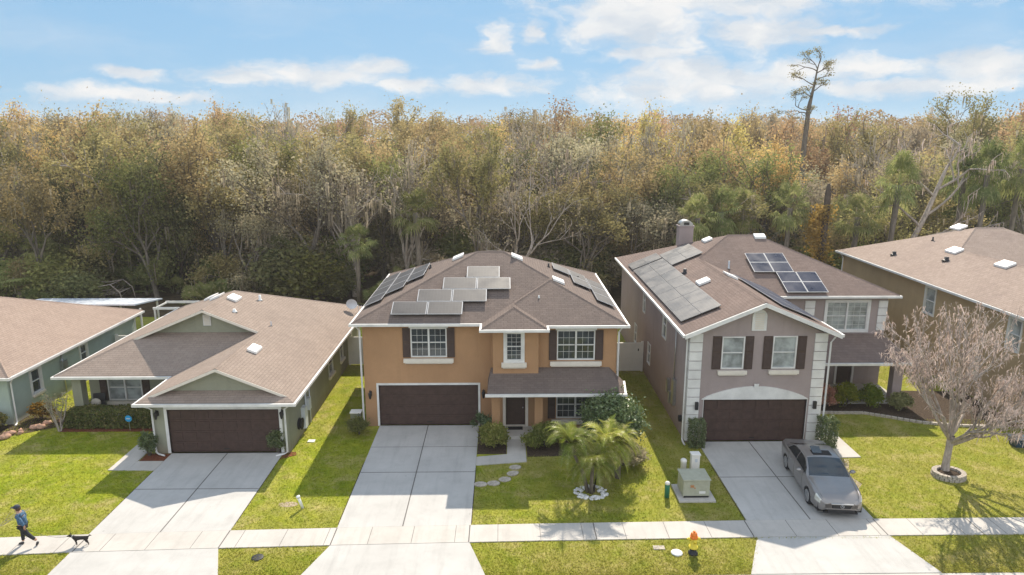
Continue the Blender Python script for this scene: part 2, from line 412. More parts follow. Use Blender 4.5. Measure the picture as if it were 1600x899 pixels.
# ------------------------------------------------------------------ ground
g = MB()
g.poly([(-500, -100, 0), (500, -100, 0), (500, 900, 0), (-500, 900, 0)])
struct('ground', g, MT['lawn'], 'green and yellow lawn grass around the houses')
f = MB(); f.poly([(-300, 54.5, .004), (-24, 52.5, .004), (-6, 53, .004), (10, 52, .004), (300, 54, .004), (300, 500, .004), (-300, 500, .004)])
struct('forest_floor', f, MT['floor'], 'brown leaf litter under the wood')
def slab(name, rects, z, mat, label=None, polys=()):
    m = MB()
    for (x0, x1, y0, y1) in rects: m.box(x0, x1, y0, y1, -.05, z)
    for p in polys: m.prism([(x, y, -.05) for x, y in p], (0, 0, z+.05))
    return struct(name, m, mat, label)
def joint(mb, x0, x1, y0, y1, z): mb.box(x0, x1, y0, y1, z-.01, z+.003)
SWX = [-60, -30, -18, -14.8, -9.9, -6, -1.2, 1.2, 9, 13.8, 19.5, 60]; SWE = [19.9, 21.6, 22.33, 22.5, 22.68, 22.8, 22.92, 22.98, 23.1, 23.15, 23.17, 23.2]
def swf(x): return float(np.interp(x, SWX, SWE))
def swn(x): return swf(x)-1.08
# driveways (above the pavement line) and their aprons below it
drv = [('driveway', 'driveway of the sage single-storey house', [(-14.95, -9.95), (28.9, 0)], -12.45, 25.7, (-14.95, -9.3)),
       ('driveway', 'driveway of the ochre two-storey house', [(-6.1, -1.22), (31.78, 0)], -3.72, 27.0, (-6.7, -.6)),
       ('driveway', 'driveway of the mauve grey house where the sedan stands', [(9.05, 13.85), (29.78, 0)], 11.45, 26.4, (8.1, 14.4))]
JT = MB()
for nm, lb, ((x0, x1), (yb, yf)), xm, yj, (a0, a1) in drv:
    slab(nm, [], .030, MT['concrete'], lb, [[(x0, swf(x0)+.012), (x1, swf(x1)+.012), (x1, yb), (x0, yb)]])
    slab('driveway_apron', [], .026, MT['concrete'], 'flared apron between pavement and street, '+lb.replace('driveway', 'at the driveway', 1),
         [[(a0, 19.92), (a1, 19.92), (x1, swn(x1)-.012), (x0, swn(x0)-.012)]])
    joint(JT, xm-.022, xm+.022, swf(xm)+.02, yb-.01, .030); joint(JT, x0+.01, x1-.01, yj-.02, yj+.02, .030)
    if nm and xm == -3.72: joint(JT, x0+.01, x1-.01, 29.4, 29.43, .030)
struct('driveway_joints', JT, MT['joint'], 'dark expansion joints cut in the driveways')
slab('sidewalk', [], .034, MT['walk'], 'pale concrete pavement in front of the houses', [[(a, swn(a)), (b, swn(b)), (b, swf(b)), (a, swf(a))] for a, b in zip(SWX, SWX[1:])])
J = MB()
for x in np.arange(-40, 40, 1.53): joint(J, x-.008, x+.008, swn(x)+.01, swf(x)-.01, .034)
for x in (-14.9, -9.95, -6.1, -1.25, 3.3, 8.95, 13.8, 17.3): joint(J, x-.02, x+.02, swn(x)+.01, swf(x)-.01, .0345)
struct('sidewalk_joints', J, MT['joint'], 'score lines across the pavement')
slab('gutter', [(-80, 80, 19.4, 19.90)], .012, MT['walk'], 'concrete gutter along the street')
slab('road', [(-80, 80, 10, 19.39)], .006, MT['asphalt'], 'street in front of the lawns')
m = MB()  # soil edge whose dark colour also stands in for the grass lip's shade
for x0, x1 in ((-60, -30), (-30, -18), (-18, -14.97), (-9.93, -6.12), (-1.2, 9.03), (13.87, 60)): m.prism([(x0, swf(x0)+.004, -.05), (x1, swf(x1)+.004, -.05), (x1, swf(x1)+.055, -.05), (x0, swf(x0)+.055, -.05)], (0, 0, .055))
for x in (-14.985, -9.94, -6.13, -1.2, 9.02, 13.865): m.box(x-.02, x+.012, 23.06, 28.0 if x < -6 else 27.5, -.05, .005)
struct('edging_soil_shade', m, MT['soil'], 'dark strip of trimmed soil and painted grass-lip shade between lawn and concrete')
# footpaths
slab('footpath', [], .038, MT['walk'], 'L-shaped footpath beside the garage of the sage house',
     [[(-16.95, 27.35), (-16.1, 27.33), (-16.1, 30.9), (-16.95, 30.9)], [(-16.09, 27.33), (-14.96, 27.3), (-14.96, 28.15), (-16.09, 28.15)]])
slab('footpath', [], .038, MT['walk'], 'L-shaped footpath from driveway to the ochre porch',
     [[(-1.21, 27.58), (1.0, 27.9), (1.0, 28.62), (.15, 28.62), (-1.21, 28.37)], [(.15, 28.63), (1.0, 28.63), (1.0, 30.2), (.15, 30.2)]])
slab('footpath', [], .038, MT['walk'], 'short footpath beside the sedan and garage of the mauve house',
     [[(14.85, 28.1), (15.9, 28.15), (15.9, 34.2), (14.85, 34.2)]])
# beds
def bed(pts, mat, label, z=.012):
    m = MB(); m.prism([(x, y, -.05) for x, y in pts], (0, 0, z+.05)); struct('planting_bed', m, mat, label)
bed([(-16.05, 28.16), (-14.98, 28.16), (-14.98, 28.9), (-15.65, 28.94), (-16.05, 28.94)], MT['mulch'], 'small red mulch bed left of the sage garage')
bed([(-9.93, 28.3), (-9.3, 28.7), (-9.4, 29.0), (-9.93, 29.0)], MT['mulch'], 'tiny mulch bed right of the sage garage')
bed([(-21.5, 31.3), (-17.0, 31.3), (-17.0, 33.2), (-21.5, 33.2)], MT['mulch'], 'mulch bed under the clipped hedge')
bed([(-28, 29.0), (-25.1, 29.3), (-23.9, 30.6), (-21.9, 31.9), (-21.9, 33.2), (-23.8, 34.2), (-28, 33)], MT['soil'], 'rocky bed before the pale blue green house')
bed([(-1.2, 28.7), (.12, 28.7), (.12, 30.4), (-1.2, 31.2)], MT['soil'], 'planting bed left of the ochre porch')
bed([(1.05, 28.4), (5.8, 28.6), (6.4, 31.3), (1.05, 31.3)], MT['soil'], 'planting bed right of the ochre porch')
bed([(15.95, 33.1), (18.8, 33.05), (20.2, 32.0), (25.5, 31.2), (25.6, 36), (15.95, 36.5)], MT['soil'], 'planting bed before the porch of the mauve house')
bed([(13.87, 24.4), (14.2, 24.7), (14.35, 25.3), (14.75, 25.8), (14.6, 26.5), (14.9, 27.2), (15.3, 28.0), (14.6, 28.05), (13.87, 27.6)], M_plain('sandy worn ground', (.33, .27, .19), .95, .3, 6), 'worn sandy strip beside the sedan', .003)

# ------------------------------------------------------------------ house kit
def wallY(mb, x0, x1, z0, z1, y, holes=(), depth=.12, face=-1):
    """wall facing -Y (face=-1) or +Y with real recessed openings (a0,a1,c0,c1)"""
    xs = sorted({x0, x1, *[h[0] for h in holes], *[h[1] for h in holes]}); zs = sorted({z0, z1, *[h[2] for h in holes], *[h[3] for h in holes]})
    for a, b in zip(xs, xs[1:]):
        for c, d in zip(zs, zs[1:]):
            mx, mz = (a+b)/2, (c+d)/2
            if any(h[0] < mx < h[1] and h[2] < mz < h[3] for h in holes): continue
            q = [(a, y, c), (b, y, c), (b, y, d), (a, y, d)]
            mb.poly(q if face < 0 else q[::-1])
    yi = y-face*depth
    for (a, b, c, d) in holes:
        mb.poly([(a, y, c), (a, yi, c), (b, yi, c), (b, y, c)]); mb.poly([(a, y, d), (b, y, d), (b, yi, d), (a, yi, d)])
        mb.poly([(a, y, c), (a, y, d), (a, yi, d), (a, yi, c)]); mb.poly([(b, y, c), (b, yi, c), (b, yi, d), (b, y, d)])
def wallX(mb, y0, y1, z0, z1, x, holes=(), depth=.12, face=1):
    t = MB(); wallY(t, y0, y1, z0, z1, 0, holes, depth, -1)
    # map local (u, w, z) with w inward to world: face=+1 looks towards +X
    vs = [(x-face*w, u, z) for (u, w, z) in t.v]
    fs = t.f if face > 0 else [f[::-1] for f in t.f]
    mb.add(vs, fs)
def frameM(kind, at):
    """window frame of reference: local u right, -y outward"""
    if kind == 'Y': return Matrix.Translation((0, at, 0))
    if kind == 'X+': return Matrix.Translation((at, 0, 0)) @ Matrix.Rotation(R(90), 4, 'Z')      # faces +X, local u -> +Y
    return Matrix.Translation((at, 0, 0)) @ Matrix.Rotation(R(-90), 4, 'Z')                      # faces -X, local u -> -Y
def window(h, a, b, c, d, M, units=2, grid=(3, 2), sill=None, head=False, trim=None, pane='pane', fr='white', arch=False):
    m = MB(M); fw = .055
    o0, o1 = (-.035, .07)
    m.box(a, b, o0, o1, c, c+fw); m.box(a, b, o0, o1, d-fw, d)
    uw = (b-a)/units
    for i in range(units+1):
        x = a+i*uw; w = fw if i in (0, units) else fw
        x0 = x if i == 0 else (x-fw if i == units else x-fw*.75); m.box(x0, x0+(fw if i in (0, units) else fw*1.5), o0+.002, o1, c+fw+.001, d-fw-.001)
    mid = (c+d)/2
    g2 = MB(M)
    for i in range(units):
        x0, x1 = a+i*uw+fw, a+(i+1)*uw-fw
        m.box(x0, x1, .0, .06, mid-.022, mid+.022)
        if grid:
            for k in range(1, grid[0]):
                x = x0+(x1-x0)*k/grid[0]; m.box(x-.006, x+.006, .038, .052, c+fw, d-fw)
            for k in range(1, grid[1]):
                for (p, q) in ((c+fw, mid), (mid, d-fw)):
                    z = p+(q-p)*k/grid[1]; m.box(x0, x1, .039, .051, z-.006, z+.006)
    w = m.build('window', MT[fr], h)
    p = MB(M); p.poly([(a+.01, .055, c+.01), (b-.01, .055, c+.01), (b-.01, .055, d-.01), (a+.01, .055, d-.01)]); p.build('pane', MT[pane], w)
    if sill:
        s = MB(M); x0, x1, z0, z1 = sill; s.box(x0, x1, -.14, -.002, z0, z1); s.box(x0+.06, x1-.06, -.09, -.003, z0-.06, z0-.001); s.build('sill', MT['cream'], w, .012)
    if head:
        s = MB(M); s.box(a-.07, b+.07, -.07, -.003, d+.003, d+.13); s.build('head_trim', MT['white'], w, .01)
    if trim:
        s = MB(M); k = trim
        s.box(a-k, a-.002, -.05, -.002, c-k, d+k); s.box(b+.002, b+k, -.05, -.002, c-k, d+k)
        s.box(a-.002, b+.002, -.05, -.002, d+.002, d+k); s.box(a-.002, b+.002, -.05, -.002, c-k, c-.002); s.build('casing', MT[fr], w)
    return w
def shutter(h, a, b, c, d, M):
    m = MB(M); m.box(a, b, -.05, -.003, c, d); fw = .05
    s = m.build('shutter', MT['brown'], h)
    l = MB(M)
    z = c+fw
    while z < d-fw-.03:
        if abs(z-(c+d)/2) > .05: l.prism([(a+fw, -.052, z), (a+fw, -.052, z+.045), (a+fw, -.072, z+.012)], (b-a-2*fw, 0, 0))
        z += .06
    l.build('louvres', MT['brown'], s)
def garage_door(h, a, b, c, d, M, rows=4, cols=8, trim=.1):
    m = MB(M); m.box(a, b, .10, .14, c, d)
    W = (b-a)/cols; Hh = (d-c)/rows
    for r in range(rows):
        m.box(a, b, .085, .0995, c+r*Hh+.01, c+(r+1)*Hh-.01)
        for k in range(cols):
            m.box(a+k*W+.07, a+(k+1)*W-.07, .068, .0845, c+r*Hh+.09, c+(r+1)*Hh-.09)
    g = m.build('garage_door', MT['garage'], h)
    t = MB(M); t.box(a-trim, a+.0, -.03, .1, c, d+trim); t.box(b, b+trim, -.03, .1, c, d+trim); t.box(a, b, -.03, .1, d, d+trim)
    t.build('door_frame', MT['white'], g)
    q = MB(M); q.box((a+b)/2-.12, (a+b)/2+.12, .05, .066, c+.14, c+.18); q.build('handle', MT['dark'], g)
def lamp(h, x, z, M, style=0):
    m = MB(M)
    if style == 0:
        m.box(x-.06, x+.06, -.03, -.002, z-.12, z+.12); m.tube([(x, -.02, z+.1), (x, -.12, z+.2), (x, -.18, z+.12)], .015, 6)
        m.lathe([(.03, .12), (.09, .06), (.085, 0), (.05, -.2), (.02, -.24)], (x, -.18, z), 8, False)
    else:
        m.box(x-.07, x+.07, -.12, -.002, z-.18, z+.18)
    m.build('wall_lamp', MT['dark'], h)
def roof(h, P, mat, caps=(), thick=.035):
    """P: list of polygons (top faces). caps: list of segments"""
    m = MB()
    for p in P: m.poly(p); 
    for (a, b) in caps:
        a, b = Vector(a), Vector(b); d = (b-a).normalized(); s = d.cross(Vector((0, 0, 1))).normalized()*.13; u = Vector((0, 0, .035)); dn = Vector((0, 0, -.05))
        m.add([tuple(a+s+dn), tuple(a+u), tuple(a-s+dn), tuple(b+s+dn), tuple(b+u), tuple(b-s+dn)], [(0, 1, 4, 3), (1, 2, 5, 4), (0, 2, 1), (3, 4, 5)])
    return m.build('roof', mat, h)
def fascia(h, loops, z, name='gutter', mat='white', w=.10, hgt=.135):
    """loops: list of (x0,y0,x1,y1,side) eave segments; a gutter box hangs outside each"""
    m = MB()
    for (x0, y0, x1, y1, nx, ny) in loops:
        dx, dy = x1-x0, y1-y0; ln = math.hypot(dx, dy); ux, uy = dx/ln, dy/ln
        pts = [(x0-ux*.0, y0-uy*.0), (x1, y1), (x1+nx*w, y1+ny*w), (x0+nx*w, y0+ny*w)]
        m.prism([(x, y, z-hgt) for x, y in pts], (0, 0, hgt-.012))
    return m.build(name, MT[mat], h)
def soffit(h, rects, z, mat='white'):
    m = MB()
    for (x0, x1, y0, y1) in rects: m.box(x0, x1, y0, y1, z-.15, z-.13)
    return m.build('soffit', MT[mat], h)
def downspout(h, x, y, z, kick=(0, -.4), bend=(.0, .25)):
    m = MB()
    m.tube([(x-bend[0], y-bend[1], z), (x, y, z-.28), (x, y, .12), (x+kick[0]*.3, y+kick[1]*.3, .05), (x+kick[0], y+kick[1], .045)], .045, 4, True, False)
    m.build('downspout', MT['white'], h)
def planeZ(ax, z0, p0, s): return (lambda x, y: z0+s*((x if ax == 'x' else y)-p0))
def panel(h, x0, x1, y0, y1, zf, nrm, mat, lift=.13, frame='dullalum'):
    n = Vector(nrm).normalized()
    c = [(x0, y0), (x1, y0), (x1, y1), (x0, y1)]
    base = [Vector((x, y, zf(x, y)))+n*(lift-.035) for x, y in c]
    m = MB(); m.prism([tuple(b) for b in base], n*.03)
    o = m.build('solar_panel', MT[frame], h)
    cx = sum(base, Vector())/4; ins = [tuple(b+(cx-b)*.045+n*.0335) for b in base]
    q = MB(); q.poly(ins); q.build('solar_cells', mat, o)
def turtle(h, x, y, zf, s=.3, L_=.38, ax='y'):
    z = zf(x, y); m = MB()
    a, b = (s, L_) if ax == 'y' else (L_, s)
    pts = [(x-a, y-b), (x+a, y-b), (x+a, y+b), (x-a, y+b)]
    low = [Vector((px, py, zf(px, py)+.02)) for px, py in pts]
    up = [v+Vector((0, 0, .12)) for v in low]
    m.add([tuple(v) for v in low+up], [(0, 1, 5, 4), (1, 2, 6, 5), (2, 3, 7, 6), (3, 0, 4, 7), (4, 5, 6, 7)])
    m.build('roof_vent', MT['vent'], h, .03)
def stack(h, x, y, zf, r=.05, H_=.3, mat='dark'):
    z = zf(x, y); m = MB(); m.lathe([(r*2.2, -.02), (r*1.3, .05), (r, .06), (r, H_), (r*.7, H_)], (x, y, z), 10); m.build('vent_pipe', MT[mat], h)

# =================================================================== house C (ochre two-storey)
s = .4167; ze = 5.36
hC = world_thing('house', 'ochre brown two-storey house with hipped roof and solar panels in the middle', 'house', (-.7, 37, 0))
zz = lambda d, e=ze: e+s*d
def cC(x, y, d): return (x, y, zz(d))
e0 = ze
roof(hC, [
    [cC(-7.15, 31.4, 0), cC(-1, 31.4, 0), cC(2.4, 34.8, 3.4), cC(0, 37.2, 5.8), cC(-1.35, 37.2, 5.8)],
    [cC(-7.15, 43, 0), cC(-7.15, 31.4, 0), cC(-1.35, 37.2, 5.8)],
    [cC(5.8, 43, 0), cC(-7.15, 43, 0), cC(-1.35, 37.2, 5.8), cC(0, 37.2, 5.8)],
    [cC(5.8, 31, 0), cC(5.8, 43, 0), cC(0, 37.2, 5.8), cC(2.4, 34.8, 3.4), cC(2.4, 34.4, 3.4)],
    [cC(-1, 31.4, 0), cC(-1, 30.35, 0), cC(.5, 31.85, 1.5), cC(.5, 32.5, 1.5), cC(2.4, 34.4, 3.4), cC(2.4, 34.8, 3.4)],
    [cC(2, 31, 0), cC(5.8, 31, 0), cC(2.4, 34.4, 3.4), cC(.5, 32.5, 1.5)],
    [cC(-1, 30.35, 0), cC(2, 30.35, 0), cC(.5, 31.85, 1.5)],
    [cC(2, 30.35, 0), cC(2, 31, 0), cC(.5, 32.5, 1.5), cC(.5, 31.85, 1.5)]], MT['roofC'],
    [(cC(-7.15, 31.4, 0), cC(-1.35, 37.2, 5.8)), (cC(-1.35, 37.2, 5.8), cC(0, 37.2, 5.8)), (cC(0, 37.2, 5.8), cC(2.4, 34.8, 3.4)),
     (cC(2.4, 34.8, 3.4), cC(2.4, 34.4, 3.4)), (cC(2.4, 34.4, 3.4), cC(5.8, 31, 0)), (cC(2.4, 34.4, 3.4), cC(.5, 32.5, 1.5)), (cC(-1, 30.35, 0), cC(.5, 31.85, 1.5)),
     (cC(.5, 31.85, 1.5), cC(2, 30.35, 0)), (cC(.5, 31.85, 1.5), cC(.5, 32.5, 1.5)), (cC(-7.15, 43, 0), cC(-1.35, 37.2, 5.8)), (cC(5.8, 43, 0), cC(0, 37.2, 5.8))])
soffit(hC, [(-7.15, 5.8, 31.4, 43), (-1, 5.8, 31.0, 31.398), (-1, 2, 30.35, 30.998)], ze)
fascia(hC, [(-7.26, 31.4, -1.0, 31.4, 0, -1), (-1, 31.29, -1, 30.35, -1, 0), (-1.11, 30.35, 2.11, 30.35, 0, -1), (2, 30.35, 2, 30.89, 1, 0),
            (2, 31.0, 5.91, 31.0, 0, -1), (5.8, 31.0, 5.8, 43, 1, 0), (-7.15, 31.4, -7.15, 43, -1, 0), (-7.26, 43, 5.91, 43, 0, 1)], ze)
w = MB(); zt = ze-.15
wC1, wC2, wC3 = (-4.45, -2.72, 3.56, 5.03), (2.54, 4.35, 3.53, 5.01), (.12, .87, 3.64, 5.01)
wallY(w, -6.75, -.6, 0, zt, 31.8, [wC1, (-6.08, -1.24, 0, 2.14)], .14)
wallY(w, -.6, 5.4, 0, zt, 31.4, [wC2, (2.55, 4.4, .55, 1.95), (.1, 1.05, .15, 2.25)])
wallX(w, 31.4, 31.8, 0, zt, -.6, face=-1)
wallX(w, 31.4, 42.6, 0, zt, 5.4, face=1); wallX(w, 31.8, 42.6, 0, zt, -6.75, face=-1); wallY(w, -6.75, 5.4, 0, zt, 42.6, face=1)
# projecting bay over the porch
wallY(w, -.5, 1.65, 2.6, zt, 31.0, [wC3], .1); wallX(w, 31.0, 31.4, 2.6, zt, -.5, face=-1); wallX(w, 31.0, 31.4, 2.6, zt, 1.65, face=1)
w.build('wall', MT['stuccoC'], hC)
FY = frameM
window(hC, *wC1, FY('Y', 31.8), 2, (3, 2), (-4.81, -2.4, 3.3, 3.5), True)
window(hC, *wC2, FY('Y', 31.4), 2, (3, 2), (2.22, 4.68, 3.26, 3.46), True)
window(hC, *wC3, FY('Y', 31.0), 1, (3, 3), (-.1, 1.09, 3.33, 3.55), False, .12, fr='white')
window(hC, 2.55, 4.4, .55, 1.95, FY('Y', 31.4), 2, (3, 2), (2.3, 4.65, .3, .5), False)
for a, b, c, d, y in ((-4.83, -4.47, 3.56, 5.03, 31.8), (-2.70, -2.34, 3.56, 5.03, 31.8), (2.16, 2.52, 3.53, 5.01, 31.4), (4.37, 4.74, 3.53, 5.01, 31.4), (2.14, 2.5, .55, 1.95, 31.4)):
    shutter(hC, a, b, c, d, FY('Y', y))
garage_door(hC, -6.08, -1.24, .03, 2.14, FY('Y', 31.8))
lamp(hC, -6.48, 1.72, FY('Y', 31.8)); lamp(hC, -.98, 1.74, FY('Y', 31.8))
# porch
m = MB(); m.poly([(-.75, 29.75, 2.47), (5.55, 29.75, 2.47), (5.05, 31.39, 3.16), (-.6, 31.39, 3.16)])
m.poly([(5.55, 29.75, 2.47), (5.75, 31.39, 2.47), (5.05, 31.39, 3.16)]); m.poly([(-.75, 29.75, 2.47), (-.6, 31.39, 3.16), (-.75, 31.79, 2.47)])
m.build('porch_roof', MT['roofC'], hC)
fascia(hC, [(-.84, 29.75, 5.66, 29.75, 0, -1), (5.55, 29.75, 5.75, 31.38, .95, 0)], 2.47)
m = MB(); m.box(-.7, 5.5, 29.85, 31.39, 2.26, 2.31); m.build('porch_ceiling', MT['white'], hC)
m = MB(); m.box(-.55, 1.95, 30.35, 30.55, 2.06, 2.255); m.build('porch_beam', MT['stuccoC'], hC)
for x in (-.55, 1.45):
    m = MB(); m.box(x, x+.38, 30.3, 30.62, .15, 2.055); m.box(x-.04, x+.42, 30.26, 30.66, .15, .32); m.build('column', MT['stuccoC'], hC)
m = MB(); m.box(-.5, 2.0, 30.2, 31.39, .0, .15); m.build('porch_slab', MT['walk'], hC, .01)
m = MB(); m.box(.12, 1.03, 31.46, 31.51, .16, 2.2)
for (a, b) in ((.24, .53), (.62, .91)):
    for (c, d) in ((.35, .85), (.98, 2.05)): m.box(a, b, 31.445, 31.459, c, d)
d_ = m.build('door', MT['brown'], hC)
m = MB(); m.box(-.04, .1, 31.34, 31.5, .15, 2.32); m.box(1.05, 1.19, 31.34, 31.5, .15, 2.32); m.box(.1, 1.05, 31.34, 31.5, 2.24, 2.32); m.box(.1, 1.05, 31.34, 31.5, .151, .2); m.build('door_frame', MT['cream'], d_)
m = MB(); m.ball((.93, 31.42, 1.1), .035, 8); m.build('handle', MT['steel'], d_)
for y0, x0, n in ((31.83, -5.35, 2), (32.78, -4.21, 2), (33.73, -3.03, 2), (34.68, -1.87, 1)):
    for k in range(n): panel(hC, x0+k*1.71, x0+k*1.71+1.68, y0, y0+.91, planeZ('y', ze, 31.4, s), (0, -s, 1), MT['solarC'], .2)
for x0, y0, n in ((-7.0, 33.9, 4), (-6.05, 35.0, 3), (-5.1, 36.1, 2)):
    for k in range(n): panel(hC, x0, x0+.91, y0+k*1.72, y0+k*1.72+1.69, planeZ('x', ze, -7.15, s), (-s, 0, 1), MT['solarC'], .16)
for x0, y0, n in ((2.75, 37.6, 1), (3.7, 35.8, 2), (4.65, 33.5, 3)):
    for k in range(n): panel(hC, x0, x0+.91, y0+k*1.72, y0+k*1.72+1.69, planeZ('x', ze, 5.8, -s), (s, 0, 1), MT['solarC'], .16)
turtle(hC, -2.5, 37.9, planeZ('x', ze, -7.15, s)); turtle(hC, .75, 36.9, planeZ('x', ze, 5.8, -s)); turtle(hC, 2.85, 34.9, planeZ('x', ze, 5.8, -s))
stack(hC, 1.75, 33.0, planeZ('y', ze, 31.0, s), .03, .12, 'pvc')
for x, y in ((-4.1, 38.3), (-4.3, 37.6), (2.55, 38.2), (4.2, 38.0)): stack(hC, x, y, planeZ('x', ze, -7.15, s) if x < 0 else planeZ('x', ze, 5.8, -s), .05, .22)
downspout(hC, -6.85, 31.70, 5.2, (-.02, -.35), (0.1, .3)); downspout(hC, 5.46, 31.3, 5.2, (.3, -.2), (-.1, .25))

# =================================================================== house R (mauve grey two-storey)
zr = 5.38
hR = world_thing('house', 'mauve grey two-storey house with white quoins, front gable and blue solar panels', 'house', (12, 38, 0))
def cR(x, y, d): return (x, y, zr+s*d)
roof(hR, [
    [cR(8.05, 29.3, 0), cR(11.55, 29.3, 3.5), cR(11.55, 40.1, 3.5), cR(14.0, 42.55, 5.95), cR(8.05, 48.5, 0)],
    [cR(15.05, 29.3, 0), cR(15.05, 36.6, 0), cR(11.55, 40.1, 3.5), cR(11.55, 29.3, 3.5)],
    [cR(15.05, 36.6, 0), cR(21.75, 36.6, 0), cR(15.8, 42.55, 5.95), cR(14, 42.55, 5.95), cR(11.55, 40.1, 3.5)],
    [cR(21.75, 36.6, 0), cR(21.75, 48.5, 0), cR(15.8, 42.55, 5.95)],
    [cR(21.75, 48.5, 0), cR(8.05, 48.5, 0), cR(14, 42.55, 5.95), cR(15.8, 42.55, 5.95)]], MT['roofR'],
    [(cR(11.55, 29.3, 3.5), cR(11.55, 40.1, 3.5)), (cR(11.55, 40.1, 3.5), cR(14, 42.55, 5.95)), (cR(14, 42.55, 5.95), cR(15.8, 42.55, 5.95)), (cR(15.8, 42.55, 5.95), cR(21.75, 36.6, 0))])
soffit(hR, [(8.05, 21.75, 36.6, 48.5), (8.05, 15.05, 29.805, 36.598)], zr)
fascia(hR, [(8.05, 29.25, 8.05, 48.5, -1, 0), (15.05, 36.6, 21.86, 36.6, 0, -1), (21.75, 36.6, 21.75, 48.5, 1, 0), (15.05, 29.25, 15.05, 36.49, 1, 0)], zr)
m = MB()
for sx in (8.05, 15.05):          # sloping bargeboards of the gable
    m.add([(sx, 29.22, zr-.2), (11.55, 29.22, zr+s*3.5-.2), (11.55, 29.22, zr+s*3.5-.01), (sx, 29.22, zr-.01), (sx, 29.299, zr-.2), (11.55, 29.299, zr+s*3.5-.2), (11.55, 29.299, zr+s*3.5-.01), (sx, 29.299, zr-.01)],
          [(0, 1, 2, 3), (4, 7, 6, 5), (0, 4, 5, 1), (3, 2, 6, 7)])
m.build('bargeboard', MT['white'], hR)
m = MB()
for sx in (8.05, 15.05): m.poly([(sx, 29.3, zr-.15), (11.55, 29.3, zr+s*3.5-.15), (11.55, 29.8, zr+s*3.5-.15), (sx, 29.8, zr-.15)])
m.build('gable_soffit', MT['white'], hR)
w = MB(); zt = zr-.15
wR1, wR2 = (9.89, 10.92, 3.6, 5.14), (12.2, 13.3, 3.62, 5.16)
wallY(w, 8.45, 14.65, 0, zt, 29.8, [wR1, wR2, (9.22, 14.0, 0, 2.12)], .14)
w.poly([(8.45, 29.8, zt), (14.65, 29.8, zt), (11.55, 29.8, zr+s*3.1-.04)])
sideR = [(34.3, 35.2, 3.55, 5.0), (39.7, 40.4, 3.55, 5.0), (37.8, 38.6, .95, 2.2), (41.9, 42.7, .95, 2.2)]
wallX(w, 29.8, 48.1, 0, zt, 8.45, sideR, face=-1)
wallX(w, 29.8, 37, 0, zt, 14.65, face=1)
wRu = (17.98, 20.3, 3.3, 4.95); wRl = (16.55, 17.3, .8, 2.1); dR = (18.9, 19.75, .1, 2.15)
wallY(w, 14.65, 21.35, 0, zt, 37.0, [wRu, wRl, dR]); wallX(w, 37, 48.1, 0, zt, 21.35, face=1); wallY(w, 8.45, 21.35, 0, zt, 48.1, face=1)
w.build('wall', MT['stuccoR'], hR)
window(hR, *wR1, FY('Y', 29.8), 1, None, (9.75, 11.08, 3.36, 3.54), False, pane='blind')
window(hR, *wR2, FY('Y', 29.8), 1, None, (12.08, 13.46, 3.38, 3.56), False, pane='blind')
window(hR, *wRu, FY('Y', 37), 2, (3, 3), None, False, .12, pane='blind'); window(hR, *wRl, FY('Y', 37), 1, (2, 2), None, False, .1)
for (a, b, c, d) in sideR: window(hR, -b, -a, c, d, FY('X-', 8.45), 1, None)
for a, b in ((9.47, 9.86), (10.95, 11.32), (11.78, 12.17), (13.33, 13.72)): shutter(hR, a, b, 3.6, 5.16, FY('Y', 29.8))
garage_door(hR, 9.22, 14.0, .03, 2.12, FY('Y', 29.8), trim=.02)
# segmental arch over the garage door with a keystone
m = MB(); N = 20; pts = [(9.1+4.95*i/N, 29.74, 2.15+.62*math.sin(math.pi*i/N)**.8) for i in range(N+1)]
m.prism([(9.1, 29.74, 2.14)]+pts[1:-1]+[(14.05, 29.74, 2.14)], (0, .058, 0)); m.build('garage_arch', MT['white'], hR)
m = MB(); m.prism([(11.5, 29.70, 2.68), (11.66, 29.70, 2.68), (11.69, 29.70, 2.9), (11.47, 29.70, 2.9)], (0, .038, 0)); m.build('keystone', MT['white'], hR)
# arched gable vent
m = MB(); N = 12; ox = 11.5
for rr, yy in ((.33, 29.75), ):
    pts = [(ox-rr, yy, 5.42), (ox+rr, yy, 5.42)]+[(ox+rr*math.cos(math.pi*i/N), yy, 6.08+rr*math.sin(math.pi*i/N)) for i in range(N+1)]
    m.prism(pts, (0, .048, 0))
gv = m.build('gable_vent', MT['white'], hR)
m = MB()
for k in range(9): m.box(ox-.2, ox+.2, 29.73, 29.749, 5.5+k*.085, 5.55+k*.085)
m.build('louvres', MT['cream'], gv)
for x0, x1 in ((8.44, 9.0), (14.1, 14.66)):      # quoins
    k = 0; z = .1
    while z < 5.15:
        m = MB(); m.box(x0-.012 if x0 < 9 else x0, x1 if x0 < 9 else x1+.012, 29.755, 30.05 if x0 > 9 else 30.05, z, z+.40)
        m.build('quoin', MT['white'], hR); z += .435
for k in range(4):
    m = MB(); m.box(20.86, 21.36, 36.955, 37.2, 3.3+k*.435, 3.7+k*.435); m.build('quoin', MT['white'], hR)
for k in range(4):
    m = MB(); m.box(16.75, 17.3, 36.955, 36.999, 3.3+k*.435, 3.7+k*.435); m.build('quoin', MT['white'], hR)
lamp(hR, 8.88, 1.85, FY('Y', 29.76), 1); lamp(hR, 14.34, 1.87, FY('Y', 29.76), 1)
